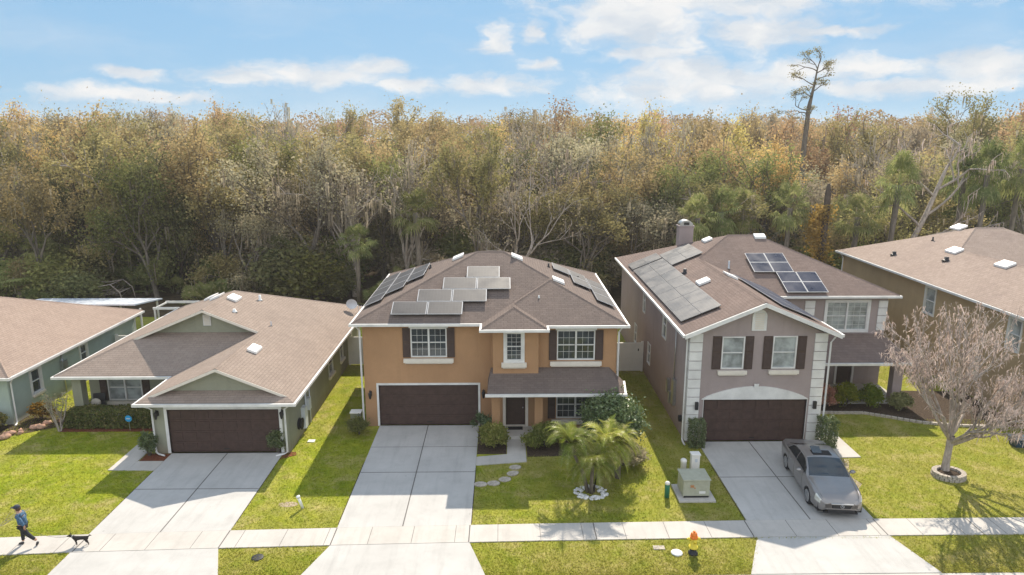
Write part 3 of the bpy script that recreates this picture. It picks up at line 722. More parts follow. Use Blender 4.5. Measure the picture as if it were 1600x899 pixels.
# porch
m = MB(); m.poly([(14.66, 34.0, 2.42), (21.6, 34.0, 2.42), (21.2, 36.99, 3.1), (14.66, 36.99, 3.1)]); m.poly([(21.6, 34.0, 2.42), (21.6, 36.99, 2.42), (21.2, 36.99, 3.1)])
m.build('porch_roof', MT['roofR'], hR)
fascia(hR, [(14.66, 34.0, 21.7, 34.0, 0, -1), (21.6, 34.0, 21.6, 37, 1, 0)], 2.42)
m = MB(); m.box(14.66, 21.5, 34.1, 36.99, 2.2, 2.25); m.build('porch_ceiling', MT['white'], hR)
for x in (20.6,):
    m = MB(); m.box(x, x+.5, 34.3, 34.75, .1, 2.195); m.build('column', MT['stuccoR'], hR)
m = MB(); m.box(16.9, 21.3, 34.3, 36.99, 0, .12); m.build('porch_slab', MT['walk'], hR)
m = MB(); m.box(18.92, 19.73, 37.06, 37.1, .12, 2.13); dd = m.build('door', MT['brown'], hR)
m = MB(); m.box(18.78, 18.9, 36.95, 37.05, .12, 2.25); m.box(19.75, 19.87, 36.95, 37.05, .12, 2.25); m.box(18.9, 19.75, 36.95, 37.05, 2.15, 2.25); m.build('door_frame', MT['white'], dd)
zl = planeZ('x', zr, 8.05, s)
for k in range(7):
    for r_ in range(2): panel(hR, 8.28+r_*.92, 8.28+r_*.92+.9, 30.8+k*1.72, 30.8+k*1.72+1.69, zl, (-s, 0, 1), MT['solarG'], .13, 'darkalum')
for r_ in range(2): panel(hR, 8.28+r_*.92, 8.28+r_*.92+.9, 43.05, 44.75, zl, (-s, 0, 1), MT['solarG'], .13, 'darkalum')
for k in range(2):
    for r_ in range(2): panel(hR, 10.14+r_*.92, 10.14+r_*.92+.9, 40.55+k*1.72, 40.55+k*1.72+1.69, zl, (-s, 0, 1), MT['solarG'], .13, 'darkalum')
zf = planeZ('y', zr, 36.6, s)
for X0, Y0 in ((14.35, 38.58), (15.58, 36.74)):
    for k in range(2):
        for r_ in range(2): panel(hR, X0+k*1.14, X0+k*1.14+1.12, Y0+r_*.92, Y0+r_*.92+.9, zf, (0, -s, 1), MT['solarR'], .16, 'white')
zw = planeZ('x', zr, 15.05, -s)
for k in range(4):
    for r_ in range(2): panel(hR, 12.6+r_*.95, 12.6+r_*.95+.92, 30.2+k*1.72, 30.2+k*1.72+1.69, zw, (s, 0, 1), MT['solarR'])
turtle(hR, 10.5, 35.4, zl); turtle(hR, 12.1, 35.9, zw, .3, .4); turtle(hR, 12.9, 43.2, zl, .25); 
stack(hR, 10.3, 38.3, zl, .1, .25, 'dark'); stack(hR, 13.05, 39.1, zf, .05, .45, 'steel'); turtle(hR, 15.9, 42.3, zf, .35, .2)
m = MB(); m.box(11.65, 12.6, 45.3, 46.0, 5.5, 8.0); m.box(11.6, 12.65, 45.25, 46.05, 8.0, 8.08); ch = m.build('chimney', MT['stuccoR'], hR)
m = MB(); N = 10; m.prism([(11.68, 45.3, 8.081)]+[(12.125-.44*math.cos(math.pi*i/N), 45.3, 8.09+.34*math.sin(math.pi*i/N)) for i in range(N+1)]+[(12.57, 45.3, 8.081)], (0, .7, 0)); m.build('chimney_cap', MT['steel'], ch)
m = MB(); m.box(11.95, 12.3, 45.27, 45.299, 8.12, 8.3); m.build('flue_opening', MT['dark'], ch)
downspout(hR, 8.36, 29.95, 5.2, (0, -.5), (.2, .3)); downspout(hR, 14.75, 29.6, 5.2, (.2, -.3), (-.2, 0))
m = MB(); m.box(8.3, 8.445, 31.8, 32.2, 1.0, 2.3); m.box(8.25, 8.445, 32.35, 32.55, .9, 1.5); m.tube([(8.36, 32.0, 2.3), (8.36, 32.0, 5.1)], .03, 6); m.box(8.3, 8.44, 33.0, 33.3, 1.2, 1.9)
m.build('electric_meter', MT['steel'], hR)
m = MB(); m.lathe([(.0, -.06), (.16, -.06), (.16, .06), (0, .06)], (0, 0, 0), 14); 
m.v = [(8.36+z, 30.5+y, .9+x) for x, y, z in m.v]; m.build('hose_reel', MT['black'], hR)

# =================================================================== house L (sage single storey)
zL = 2.58
hL = world_thing('house', 'sage green single-storey house with two small gables and brown garage door', 'house', (-15.5, 38, 0))
def cL(x, y, d): return (x, y, zL+s*d)
roof(hL, [
    [cL(-21.8, 45.3, 0), cL(-21.8, 32, 0), cL(-19.2, 34.6, 2.6), cL(-15.5, 34.6, 6.3), cL(-15.5, 39, 6.3)],
    [cL(-21.8, 32, 0), cL(-16.1, 32, 0), cL(-13.0, 35.1, 3.1), cL(-18.7, 35.1, 3.1)],
    [cL(-16.1, 28.5, 0), cL(-15.7, 28.9, .4), cL(-12.65, 28.9, 3.45), cL(-12.65, 35.45, 3.45), cL(-16.1, 32, 0)],
    [cL(-9.2, 28.5, 0), cL(-9.2, 45.3, 0), cL(-15.5, 39, 6.3), cL(-15.5, 34.6, 6.3), cL(-12.65, 34.6, 3.45), cL(-12.65, 28.9, 3.45), cL(-9.6, 28.9, .4)],
    [cL(-9.2, 45.3, 0), cL(-21.8, 45.3, 0), cL(-15.5, 39, 6.3)],
    [cL(-16.1, 28.5, 0), cL(-9.2, 28.5, 0), cL(-9.95, 29.25, .75), cL(-15.35, 29.25, .75)]], MT['roofL'],
    [(cL(-21.8, 32, 0), cL(-19.2, 34.6, 2.6)), (cL(-15.5, 34.6, 6.3), cL(-15.5, 39, 6.3)), (cL(-15.5, 39, 6.3), cL(-9.2, 45.3, 0)), (cL(-15.5, 39, 6.3), cL(-21.8, 45.3, 0)), (cL(-12.65, 28.9, 3.45), cL(-12.65, 34.6, 3.45))])
soffit(hL, [(-21.8, -9.2, 32, 45.3), (-16.1, -9.2, 28.5, 31.998)], zL)
fascia(hL, [(-21.91, 32, -16.1, 32, 0, -1), (-16.1, 31.89, -16.1, 28.5, -1, 0), (-16.21, 28.5, -9.09, 28.5, 0, -1), (-9.2, 28.5, -9.2, 45.3, 1, 0), (-21.8, 32, -21.8, 45.3, -1, 0)], zL)
for (yw, yr, xl, xr, xa, zb, za) in ((35.1, 34.6, -19.2, -12.65, -15.5, 0, zL+s*6.3), (29.25, 28.9, -15.7, -9.6, -12.65, 0, zL+s*3.45)):
    d0 = .75 if yw < 30 else 3.1
    hw = 2.7 if yw < 30 else 3.2
    m = MB(); m.poly([(xa-hw, yw, zL+s*d0-.02), (xa+hw, yw, zL+s*d0-.02), (xa, yw, za-.02)]); m.build('gable', MT['stuccoL'], hL)
    m = MB()
    for q in (xl, xr):
        zq = za-s*abs(q-xa)
        m.add([(q, yr-.03, zq-.13), (xa, yr-.03, za-.13), (xa, yr-.03, za-.008), (q, yr-.03, zq-.008), (q, yr-.002, zq-.13), (xa, yr-.002, za-.13), (xa, yr-.002, za-.008), (q, yr-.002, zq-.008)],
              [(0, 1, 2, 3), (4, 7, 6, 5), (0, 4, 5, 1), (3, 2, 6, 7)])
        m.poly([(q, yr, zq-.12), (xa, yr, za-.12), (xa, yw, za-.12), (q, yw, zq-.12)])
    m.build('bargeboard', MT['cream'], hL)
m = MB(); m.box(-15.7, -15.3, 35.05, 35.097, 4.25, 4.85)
gv = m.build('gable_vent', MT['white'], hL)
m = MB(); [m.box(-15.64, -15.36, 35.03, 35.049, 4.3+k*.07, 4.34+k*.07) for k in range(7)]; m.build('louvres', MT['cream'], gv)
w = MB(); zt = zL-.15
wallY(w, -15.65, -9.65, 0, zt, 28.95, [(-14.98, -10.03, 0, 2.12)], .14)
wallX(w, 28.95, 34, 0, zt, -15.65, face=-1)
sideL = [(36.3, 37.3, .95, 2.1), (39.0, 39.8, .95, 2.1), (41.5, 42.3, .95, 2.1)]
wallX(w, 28.95, 44.9, 0, zt, -9.65, sideL, face=1)
wL1 = (-20.45, -18.7, .55, 1.95); dL = (-17.6, -16.7, .1, 2.15)
wallY(w, -21.4, -15.65, 0, zt, 34, [wL1, dL]); wallX(w, 34, 44.9, 0, zt, -21.4, face=-1); wallY(w, -21.4, -9.65, 0, zt, 44.9, face=1)
w.build('wall', MT['stuccoL'], hL)
window(hL, *wL1, FY('Y', 34), 2, None, (-20.55, -18.6, .35, .5), False, pane='blind')
for (a, b, c, d) in sideL: window(hL, a, b, c, d, FY('X+', -9.65), 1, None, (a-.08, b+.08, c-.16, c-.02))
for a, b in ((-20.85, -20.5), (-18.66, -18.3)): shutter(hL, a, b, .55, 1.95, FY('Y', 34))
m = MB(); m.box(-17.58, -16.72, 34.06, 34.1, .12, 2.13); m.build('door', MT['brown'], hL)
garage_door(hL, -14.98, -10.03, .03, 2.12, FY('Y', 28.95), trim=.13)
lamp(hL, -15.4, 1.95, FY('Y', 28.95)); lamp(hL, -9.86, 1.95, FY('Y', 28.95))
m = MB(); m.box(-21.3, -20.85, 32.45, 32.9, 0, zt); m.build('column', MT['stuccoL'], hL)
m = MB(); m.box(-21.3, -15.66, 32.4, 33.99, 0, .1); m.build('porch_slab', MT['walk'], hL)
zLr = planeZ('x', zL, -9.2, -s); zLl = planeZ('x', zL, -21.8, s)
turtle(hL, -15.05, 37.8, zLr, .25, .45); turtle(hL, -12.1, 32.3, zLr, .22, .45)
stack(hL, -14.1, 39.1, zLr, .07, .3, 'pvc'); stack(hL, -14.4, 36, zLr, .08, .15, 'pvc'); stack(hL, -12.5, 36, zLr, .03, .25, 'steel')
turtle(hL, -16.6, 39.2, zLl, .3, .4); turtle(hL, -17.8, 41.2, zLl, .3, .4)
downspout(hL, -9.72, 28.8, 2.45, (-.45, -.25), (-.35, .2)); downspout(hL, -15.6, 28.85, 2.45, (.45, -.2), (.35, .25))
m = MB(); m.box(-9.645, -9.45, 30.9, 31.3, .3, 1.35); m.tube([(-9.58, 31.5, .05), (-9.58, 31.5, 2.3)], .04, 6); m.tube([(-9.58, 32.2, .05), (-9.58, 32.2, 1.9)], .03, 6); m.box(-9.645, -9.45, 31.7, 32.0, .9, 1.5); m.build('electric_meter', MT['alum'], hL)
m = MB(); m.lathe([(.0, -.08), (.28, -.08), (.28, -.05), (.2, -.04), (.2, .04), (.28, .05), (.28, .08), (0, .08)], (0, 0, 0), 18)
m.v = [(-9.55+z, 30.45+y, .75+x) for x, y, z in m.v]; m.build('hose_reel', MT['black'], hL)
m = MB()
for k in range(2): m.tube([(-9.4+.18*k, 43.6, zL+.1), (-9.4+.18*k, 43.6, zL+.55)], .02, 6)
m.tube([(-9.9, 43.2, zL+.35), (-9.4, 43.6, zL+.6)], .015, 5)
vs = []; fs = []
for i in range(5):
    for k in range(16):
        r_ = .36*i/4; t_ = 2*math.pi*k/16; vs.append((-9.75+r_*math.cos(t_), 43.3-.12*(r_/.36)**2+.05, zL+.75+r_*math.sin(t_)*.9))
for i in range(4):
    for k in range(16): fs.append((i*16+k, i*16+(k+1) % 16, (i+1)*16+(k+1) % 16, (i+1)*16+k))
m.add(vs, fs, True); m.build('satellite_dish', MT['alum'], hL)

# =================================================================== house 0 (far left)
z0 = 2.6
h0 = world_thing('house', 'pale blue green single-storey house cut by the left edge', 'house', (-30, 38, 0))
def c0(x, y, d): return (x, y, z0+s*d)
roof(h0, [[c0(-23.85, 31.8, 0), c0(-23.85, 44.6, 0), c0(-30.25, 38.2, 6.4)], [c0(-40, 31.8, 0), c0(-23.85, 31.8, 0), c0(-30.25, 38.2, 6.4), c0(-33.6, 38.2, 6.4)],
          [c0(-23.85, 44.6, 0), c0(-40, 44.6, 0), c0(-33.6, 38.2, 6.4), c0(-30.25, 38.2, 6.4)], [c0(-40, 44.6, 0), c0(-40, 31.8, 0), c0(-33.6, 38.2, 6.4)]], MT['roof0'],
     [(c0(-23.85, 31.8, 0), c0(-30.25, 38.2, 6.4)), (c0(-23.85, 44.6, 0), c0(-30.25, 38.2, 6.4))])
soffit(h0, [(-40, -23.85, 31.8, 44.6)], z0); fascia(h0, [(-23.85, 31.69, -23.85, 44.6, 1, 0), (-40, 31.8, -23.85, 31.8, 0, -1)], z0)
w = MB(); side0 = [(33.85, 34.6, .95, 2.2), (38.1, 38.75, 1.2, 2.2)]
wallX(w, 32.2, 44.2, 0, z0-.15, -24.25, side0, face=1); wallY(w, -39.6, -24.25, 0, z0-.15, 32.2); wallY(w, -39.6, -24.25, 0, z0-.15, 44.2, face=1); wallX(w, 32.2, 44.2, 0, z0-.15, -39.6, face=-1)
w.build('wall', MT['stucco0'], h0)
for (a, b, c, d) in side0: window(h0, a, b, c, d, FY('X+', -24.25), 1, None, (a-.08, b+.08, c-.14, c-.01), False, .1)
downspout(h0, -24.15, 32.3, 2.45, (.1, -.3), (-.2, 0)); downspout(h0, -24.15, 44.0, 2.45, (.3, .1), (-.2, -.1))
m = MB(); m.box(-24.245, -24.05, 36.2, 36.6, 1.0, 1.9); m.tube([(-24.15, 36.3, .1), (-24.15, 36.3, 2.4)], .04, 6); m.build('electric_meter', MT['steel'], h0)
# patio cover behind it
lan = world_thing('patio_cover', 'low white aluminium patio cover behind the pale blue green house', 'patio cover', (-27, 47, 0))
m = MB(); m.prism([(-32.5, 44.9, 2.85), (-24.5, 44.9, 2.85), (-24.0, 47.6, 2.62), (-32.5, 47.6, 2.62)], (0, 0, .09))
for x in np.arange(-32.3, -24.3, .35): m.box(x, x+.03, 44.95, 47.5, 2.94, 2.965)
m.v = [(x, y, z-(0.0 if z < 2.94 and z < 2.9 else 0) if z < 2.94 else z-.085*(y-44.9)*1.0) for x, y, z in m.v]
m.build('roof', MT['alum'], lan)
for x, y in ((-24.3, 47.4), (-26.9, 47.4), (-24.3, 45.1)):
    m = MB(); m.box(x-.05, x+.05, y-.05, y+.05, 0, 2.62); m.build('post', MT['white'], lan)
# open beam frame between houses (screen enclosure)
enc = world_thing('screen_enclosure', 'white beam frame of an enclosure behind the sage house', 'enclosure', (-21.5, 47, 0))
m = MB()
for y in (45.8, 47.6): m.box(-23.8, -17.0, y-.05, y+.05, 2.35, 2.5)
for x in (-23.7, -21.4, -19.1, -17.05): m.box(x-.04, x+.04, 45.86, 47.54, 2.36, 2.46)
m.build('beam_frame', MT['white'], enc)
for x in (-23.7, -21.4, -19.1, -17.1):
    m = MB(); m.box(x-.05, x+.05, 45.75, 45.85, 0, 2.345); m.build('post', MT['white'], enc)

# =================================================================== house 4 (far right)
z4 = 5.36
h4 = world_thing('house', 'tan two-storey house with bare side wall cut by the right edge', 'house', (32, 40, 0))
def c4(x, y, d): return (x, y, z4+s*d)
roof(h4, [
    [c4(25.3, 29.0, 0), c4(28.85, 32.55, 3.55), c4(28.85, 42.75, 3.55), c4(31.4, 45.3, 6.1), c4(25.3, 51.5, 0)],
    [c4(25.3, 29.0, 0), c4(32.4, 29.0, 0), c4(28.85, 32.55, 3.55)],
    [c4(32.4, 29, 0), c4(32.4, 39.2, 0), c4(28.85, 42.75, 3.55), c4(28.85, 32.55, 3.55)],
    [c4(32.4, 39.2, 0), c4(39.4, 39.2, 0), c4(33.3, 45.3, 6.1), c4(31.4, 45.3, 6.1), c4(28.85, 42.75, 3.55)],
    [c4(39.4, 39.2, 0), c4(39.4, 51.5, 0), c4(33.3, 45.3, 6.1)],
    [c4(39.4, 51.5, 0), c4(25.3, 51.5, 0), c4(31.4, 45.3, 6.1), c4(33.3, 45.3, 6.1)]], MT['roof4'],
    [(c4(28.85, 42.75, 3.55), c4(31.4, 45.3, 6.1)), (c4(31.4, 45.3, 6.1), c4(33.3, 45.3, 6.1)), (c4(28.85, 32.55, 3.55), c4(28.85, 42.75, 3.55))])
soffit(h4, [(25.3, 39.4, 39.2, 51.5), (25.3, 32.4, 29, 39.198)], z4); fascia(h4, [(25.3, 29, 25.3, 51.5, -1, 0), (25.3, 29, 32.5, 29, 0, -1)], z4)
w = MB(); side4 = [(39.6, 40.6, 3.4, 5.0), (32.6, 33.5, 3.4, 5.0), (35.2, 36.0, 1.0, 2.2)]
wallX(w, 29.4, 51.1, 0, z4-.15, 25.7, side4, face=-1); wallY(w, 25.7, 32.0, 0, z4-.15, 29.4); wallX(w, 29.4, 39.6, 0, z4-.15, 32, face=1)
wallY(w, 32.0, 39.0, 0, z4-.15, 39.6); wallX(w, 39.6, 51.1, 0, z4-.15, 39, face=1); wallY(w, 25.7, 39, 0, z4-.15, 51.1, face=1)
w.build('wall', MT['stucco4'], h4)
for (a, b, c, d) in side4: window(h4, -b, -a, c, d, FY('X-', 25.7), 1, None, pane='blind', trim=.06)
z4l = planeZ('x', z4, 25.3, s)
turtle(h4, 31.0, 46.4, z4l, .3, .5); turtle(h4, 28.6, 42.9, z4l, .3, .5)
z4r = planeZ('x', z4, 32.4, -s); turtle(h4, 28.55, 38.3, z4l, .3, .5)
stack(h4, 26.7, 46.2, z4l, .12, .22); stack(h4, 27.6, 42.0, z4l, .13, .22); stack(h4, 29.1, 46, z4l, .05, .25)
downspout(h4, 25.58, 30.9, 5.2, (-.3, -.1), (.2, .1)); downspout(h4, 25.58, 50.9, 5.2, (-.3, .1), (.2, 0))
m = MB(); m.box(25.5, 25.695, 31.3, 31.7, 1.0, 1.9); m.build('electric_meter', MT['steel'], h4)

# =================================================================== fences between houses
def vfence(x0, x1, y, h, label, handle=None):
    f = world_thing('vinyl_fence', label, 'fence', ((x0+x1)/2, y, 0), 'white vinyl fences closing the side yards')
    m = MB(); n = int((x1-x0)/.15); m.box(x0+.1, x1-.1, y-.02, y+.02, .08, h-.1)
    for k in range(n): m.box(x0+.11+k*(x1-x0-.2)/n, x0+.1+(k+1)*(x1-x0-.2)/n-.012, y-.03, y-.021, .1, h-.12)
    m.box(x0+.1, x1-.1, y-.035, y+.035, h-.1, h-.0); m.box(x0+.1, x1-.1, y-.035, y+.035, .04, .16); m.build('panel', MT['vinyl'], f)
    for x in (x0, x1-.12):
        m = MB(); m.box(x, x+.12, y-.06, y+.06, 0, h+.05); m.prism([(x-.01, y-.07, h+.051), (x+.13, y-.07, h+.051), (x+.13, y+.07, h+.051), (x-.01, y+.07, h+.051)], (0, 0, .03)); m.build('post', MT['vinyl'], f)
    if handle:
        m = MB(); m.box(handle-.03, handle+.03, y-.06, y-.031, h*.72, h*.8); m.build('latch', MT['dark'], f)
vfence(5.5, 8.4, 39.6, 1.8, 'white vinyl gate panel between the ochre and mauve houses', 8.1)
vfence(-9.6, -6.8, 41.0, 1.8, 'white vinyl panel between the sage and ochre houses')
vfence(-24.1, -21.5, 41.5, 1.8, 'white vinyl panel between the pale blue green and sage houses')

# =================================================================== plants
def bush(name, label, cat, loc, r, n, mat, size=.09, group=None, stems=True, shape='ball', jag=.16, clumps=26):
    o = thing(name, label, cat, loc, rnd.uniform(0, 6.28) if shape == 'ball' else 0, group); n = int(n*1.5)
    if shape == 'ball':
        C_ = nr.normal(size=(clumps, 3)); C_ /= np.linalg.norm(C_, axis=1)[:, None]; C_[:, 2] = np.abs(C_[:, 2])*1.1-.25
        C_ *= nr.uniform(.62, .92, clumps)[:, None]
        P = C_[nr.integers(0, clumps, n)]+nr.normal(size=(n, 3))*jag
    else:
        P = nr.uniform(-1, 1, size=(n, 3)); ax = nr.integers(0, 3, n); sg = np.sign(nr.uniform(-1, 1, n)); shell = nr.random(n) < .75
        for k in range(3):
            q = shell & (ax == k); P[q, k] = sg[q]*nr.uniform(.85, 1.04, q.sum())
        P += nr.normal(size=(n, 3))*.04
        P *= 1+.06*np.sin(P[:, [1, 2, 0]]*7+loc[0])
    P = P*np.array(r)+np.array([0, 0, r[2]*(.9 if shape == 'ball' else 1.0)+.05]); P = P[P[:, 2] > .02]
    quads('foliage', leafquads(P, size), mat, o)
    if stems:
        m = MB()
        for k in range(6):
            a = rnd.uniform(0, 6.28); rr = rnd.uniform(.3, .8)
            m.tube([(math.cos(a)*.05, math.sin(a)*.05, 0), (math.cos(a)*r[0]*rr*.5, math.sin(a)*r[1]*rr*.5, r[2]*.7), (math.cos(a)*r[0]*rr, math.sin(a)*r[1]*rr, r[2]*1.3)], [.03, .02, .008], 5)
        m.build('stem', MT['bark'], o)
    return o
bush('hedge', 'long clipped mottled hedge in front of the porch of the sage house', 'hedge', (-19.25, 32.05, 0), (2.05, .5, .42), 9000, L['hedge'], .10, shape='box')
bush('shrub', 'round dark shrub at the left corner of the sage garage', 'shrub', (-15.85, 28.75, 0), (.48, .42, .62), 2600, L['bush'], .08)
bush('shrub', 'dark clipped shrub at the right corner of the sage garage', 'shrub', (-10.2, 28.95, 0), (.42, .32, .58), 2200, L['bush'], .08)
bush('shrub', 'low loose shrub beside the ochre driveway and utility box', 'shrub', (-6.95, 30.9, 0), (.62, .5, .42), 2200, L['green'], .09)
bush('shrub', 'dark narrow shrub against the ochre garage wall', 'shrub', (-.95, 30.75, 0), (.32, .65, .55), 1800, L['bush'], .09)
bush('shrub', 'pale leaved shrub left of the ochre porch steps', 'shrub', (-.45, 29.5, 0), (.58, .85, .58), 5000, L['hedge2'], .11)
bush('shrub', 'pale leaved shrub right of the ochre porch steps', 'shrub', (1.95, 29.5, 0), (.95, .7, .55), 6500, L['hedge2'], .11)
bush('shrub', 'large round dark green shrub at the right corner of the ochre house', 'shrub', (4.95, 29.5, 0), (1.36, 1.2, 1.28), 24000, L['bush'], .13, jag=.2, clumps=90)
bush('shrub', 'grey green shrub behind the small palm at the lawn edge', 'shrub', (5.2, 27.6, 0), (.8, .9, .55), 3500, L['grey'], .11)
bush('shrub', 'tall clipped shrub at the left corner of the mauve garage', 'shrub', (8.85, 29.35, 0), (.33, .27, .62), 2600, L['bush'], .07, shape='box')
bush('shrub', 'tall clipped shrub between sedan and mauve garage corner', 'shrub', (14.85, 29.3, 0), (.36, .32, .66), 3000, L['bush'], .08, shape='box')
for k, (x, y, rr, lb) in enumerate(((16.9, 34.0, .75, 'reddish green shrub nearest the mauve garage wall by the porch'), (18.0, 34.0, .85, 'bright green shrub in the middle before the mauve porch'),
                        (19.2, 33.9, .8, 'bright green shrub before the right porch column'), (20.6, 33.4, .65, 'dark low shrub behind the bare tree'))):
    bush('shrub', lb, 'shrub', (x, y, 0), (rr, rr*.8, rr*.75), 3400, (L['rust'], L['lime'], L['lime'], L['dark'])[k], .11, 'shrubs before the porch of the mauve house')
for k, (x, y, rr, lb) in enumerate(((-26.2, 31.0, .65, 'yellow orange croton nearest the left edge'), (-24.7, 31.3, .62, 'orange leaved croton in the middle of the rocky bed'),
                        (-23.3, 32.9, .55, 'golden croton at the far end of the rocky bed'), (-25.2, 29.6, .45, 'small green and orange croton at the lawn edge'))):
    bush('croton', lb, 'shrub', (x, y, 0), (rr, rr*.85, rr*.8), 1900, (L['croton'], L['hedge'], L['croton'], L['croton'])[k], .14, 'crotons in the rocky bed')
# rocks in that bed
for k in range(34):
    t_ = k/34; x = -28+5.6*t_+rnd.uniform(-.3, .3)+.5; y = 29.2+3.3*t_*t_+rnd.uniform(-.1, .55)
    m = MB(); rr = rnd.uniform(.10, .22); m.ball((0, 0, rr*.4), (rr*1.3, rr, rr*.7), 7, .18)
    o = m.build('rock', MT['redrock']); o.location = (x, y, 0); o.rotation_euler = (0, 0, rnd.uniform(0, 6))
    tag(o, 'pinkish boulder edging the bed of crotons before the pale blue green house', 'rock', 'pinkish boulders edging the croton bed')
def date_palm(name, label, loc, heads, fr=26, length=1.25):
    o = thing(name, label, 'palm', loc)
    for (hx, hy, hz) in heads:
        m = MB(); m.tube([(hx*.15, hy*.15, 0), (hx*.4, hy*.4, hz*.4), (hx*.85, hy*.85, hz*.8), (hx, hy, hz)], [.09, .075, .07, .08], 8); m.build('trunk', MT['palmtrunk'], o)
        Q = []
        for k in range(fr):
            a = k*2.4+rnd.uniform(-.2, .2); el = R(rnd.uniform(5, 78) if k > 6 else rnd.uniform(60, 85)); Lf = length*rnd.uniform(.8, 1.1)
            p = Vector((hx, hy, hz)); d = Vector((math.cos(a)*math.cos(el), math.sin(a)*math.cos(el), math.sin(el))); n = 22
            for i in range(n):
                p = p+d*(Lf/n); d = (d+Vector((0, 0, -.105-.02*i/n))).normalized()
                side = d.cross(Vector((0, 0, 1))).normalized(); up = side.cross(d)
                ll = .27*math.sin(math.pi*min(1, (i+2.5)/(n+1.5)))**.7
                for sg in (-1, 1):
                    q = (side*sg*.85+d*.6+up*.45-Vector((0, 0, .10))).normalized()
                    w_ = d*.022; Q.append([p-w_, p+w_, p+q*ll+w_*.2+Vector((0, 0, -.03)), p+q*ll-w_*.2+Vector((0, 0, -.03))])
                if i % 2 == 0: Q.append([p-side*.012, p+side*.012, p+d*(Lf/n*2)+side*.01, p+d*(Lf/n*2)-side*.01])
        quads('fronds', np.array([[tuple(v) for v in q] for q in Q]), L['date'], o)
    return o
date_palm('date_palm', 'triple headed pygmy palm rising from a white rock ring on the lawn', (3.5, 25.25, 0), [(-.8, .35, 1.95), (.65, .45, 1.9), (.0, -.3, 1.4)], 32, 1.4)
date_palm('date_palm', 'second pygmy palm standing behind the white rock ring', (4.8, 26.4, 0), [(0, 0, 1.6), (-.35, .3, 1.35)], 28, 1.25)
for k in range(130):
    a = rnd.uniform(0, 6.28); rr = rnd.uniform(.34, .62)
    m = MB(); q = rnd.uniform(.045, .085); m.ball((0, 0, q*.5), (q*1.3, q, q*.75), 6, .2)
    if k == 0: ringrocks = []
    ringrocks.append((m, a, rr))
for k, (m, a, rr) in enumerate(ringrocks):
    if k >= 110: break
    o = m.build('white_rock', MT['whiterock']); o.location = (3.5+rr*math.cos(a)*1.05, 25.2+rr*math.sin(a)*.9, .0); 
    tag(o, 'white rock in the ring round the foot of the pygmy palm', 'rock', 'white rocks round the pygmy palm')
# stepping stones
for k, (x, y, a, lb) in enumerate(((.5, 27.4, .1, 'stepping stone nearest the porch path'), (.38, 26.85, .35, 'second stepping stone from the porch path, below the nearest'), (.05, 26.35, .2, 'middle stepping stone of the curved row'),
                     (-.42, 26.02, .05, 'fourth stepping stone, next to the one by the driveway'), (-.95, 25.95, -.02, 'stepping stone touching the ochre driveway'))):
    m = MB(); N = 10; m.prism([(.27*math.cos(2*math.pi*i/N)*(1+rnd.uniform(-.08, .08)), .2*math.sin(2*math.pi*i/N)*(1+rnd.uniform(-.08, .08)), -.02) for i in range(N)], (0, 0, .065))
    o = m.build('stepping_stone', MT['stone'], None, .01); o.location = (x, y, 0); o.rotation_euler = (0, 0, a); tag(o, lb, 'stepping stone', 'curved row of stepping stones on the lawn')

# ---- branching trees
def grow(m, tips, p, d, r, ln, depth, rg, spread=.6, droop=0, minr=.02, nb=(2, 3), wob=.18, seg=6, up=.0, shrink=.72):
    P = [p]; n = 4
    for i in range(n):
        d = (d+Vector((rg.uniform(-wob, wob), rg.uniform(-wob, wob), rg.uniform(-wob, wob)*.6-droop+up))).normalized()
        p = p+d*(ln/n); P.append(p)
    r1 = max(minr*.6, r*.62)
    m.tube(P, [r+(r1-r)*i/n for i in range(n+1)], seg if r > .06 else 4, False)
    for q in P[2:]: tips.append((q, d, depth))
    if depth == 0: return
    for k in range(rg.randint(*nb)):
        ax = d.cross(Vector((rg.uniform(-1, 1), rg.uniform(-1, 1), rg.uniform(-1, 1)))).normalized()
        nd = (Matrix.Rotation(rg.uniform(.5, 1.2)*spread, 3, ax) @ d).normalized()
        grow(m, tips, P[rg.choice([2, 3, 4])] if k else P[-1], nd, r1, ln*shrink*rg.uniform(.8, 1.15), depth-1, rg, spread, droop, minr, nb, wob, seg, up, shrink)
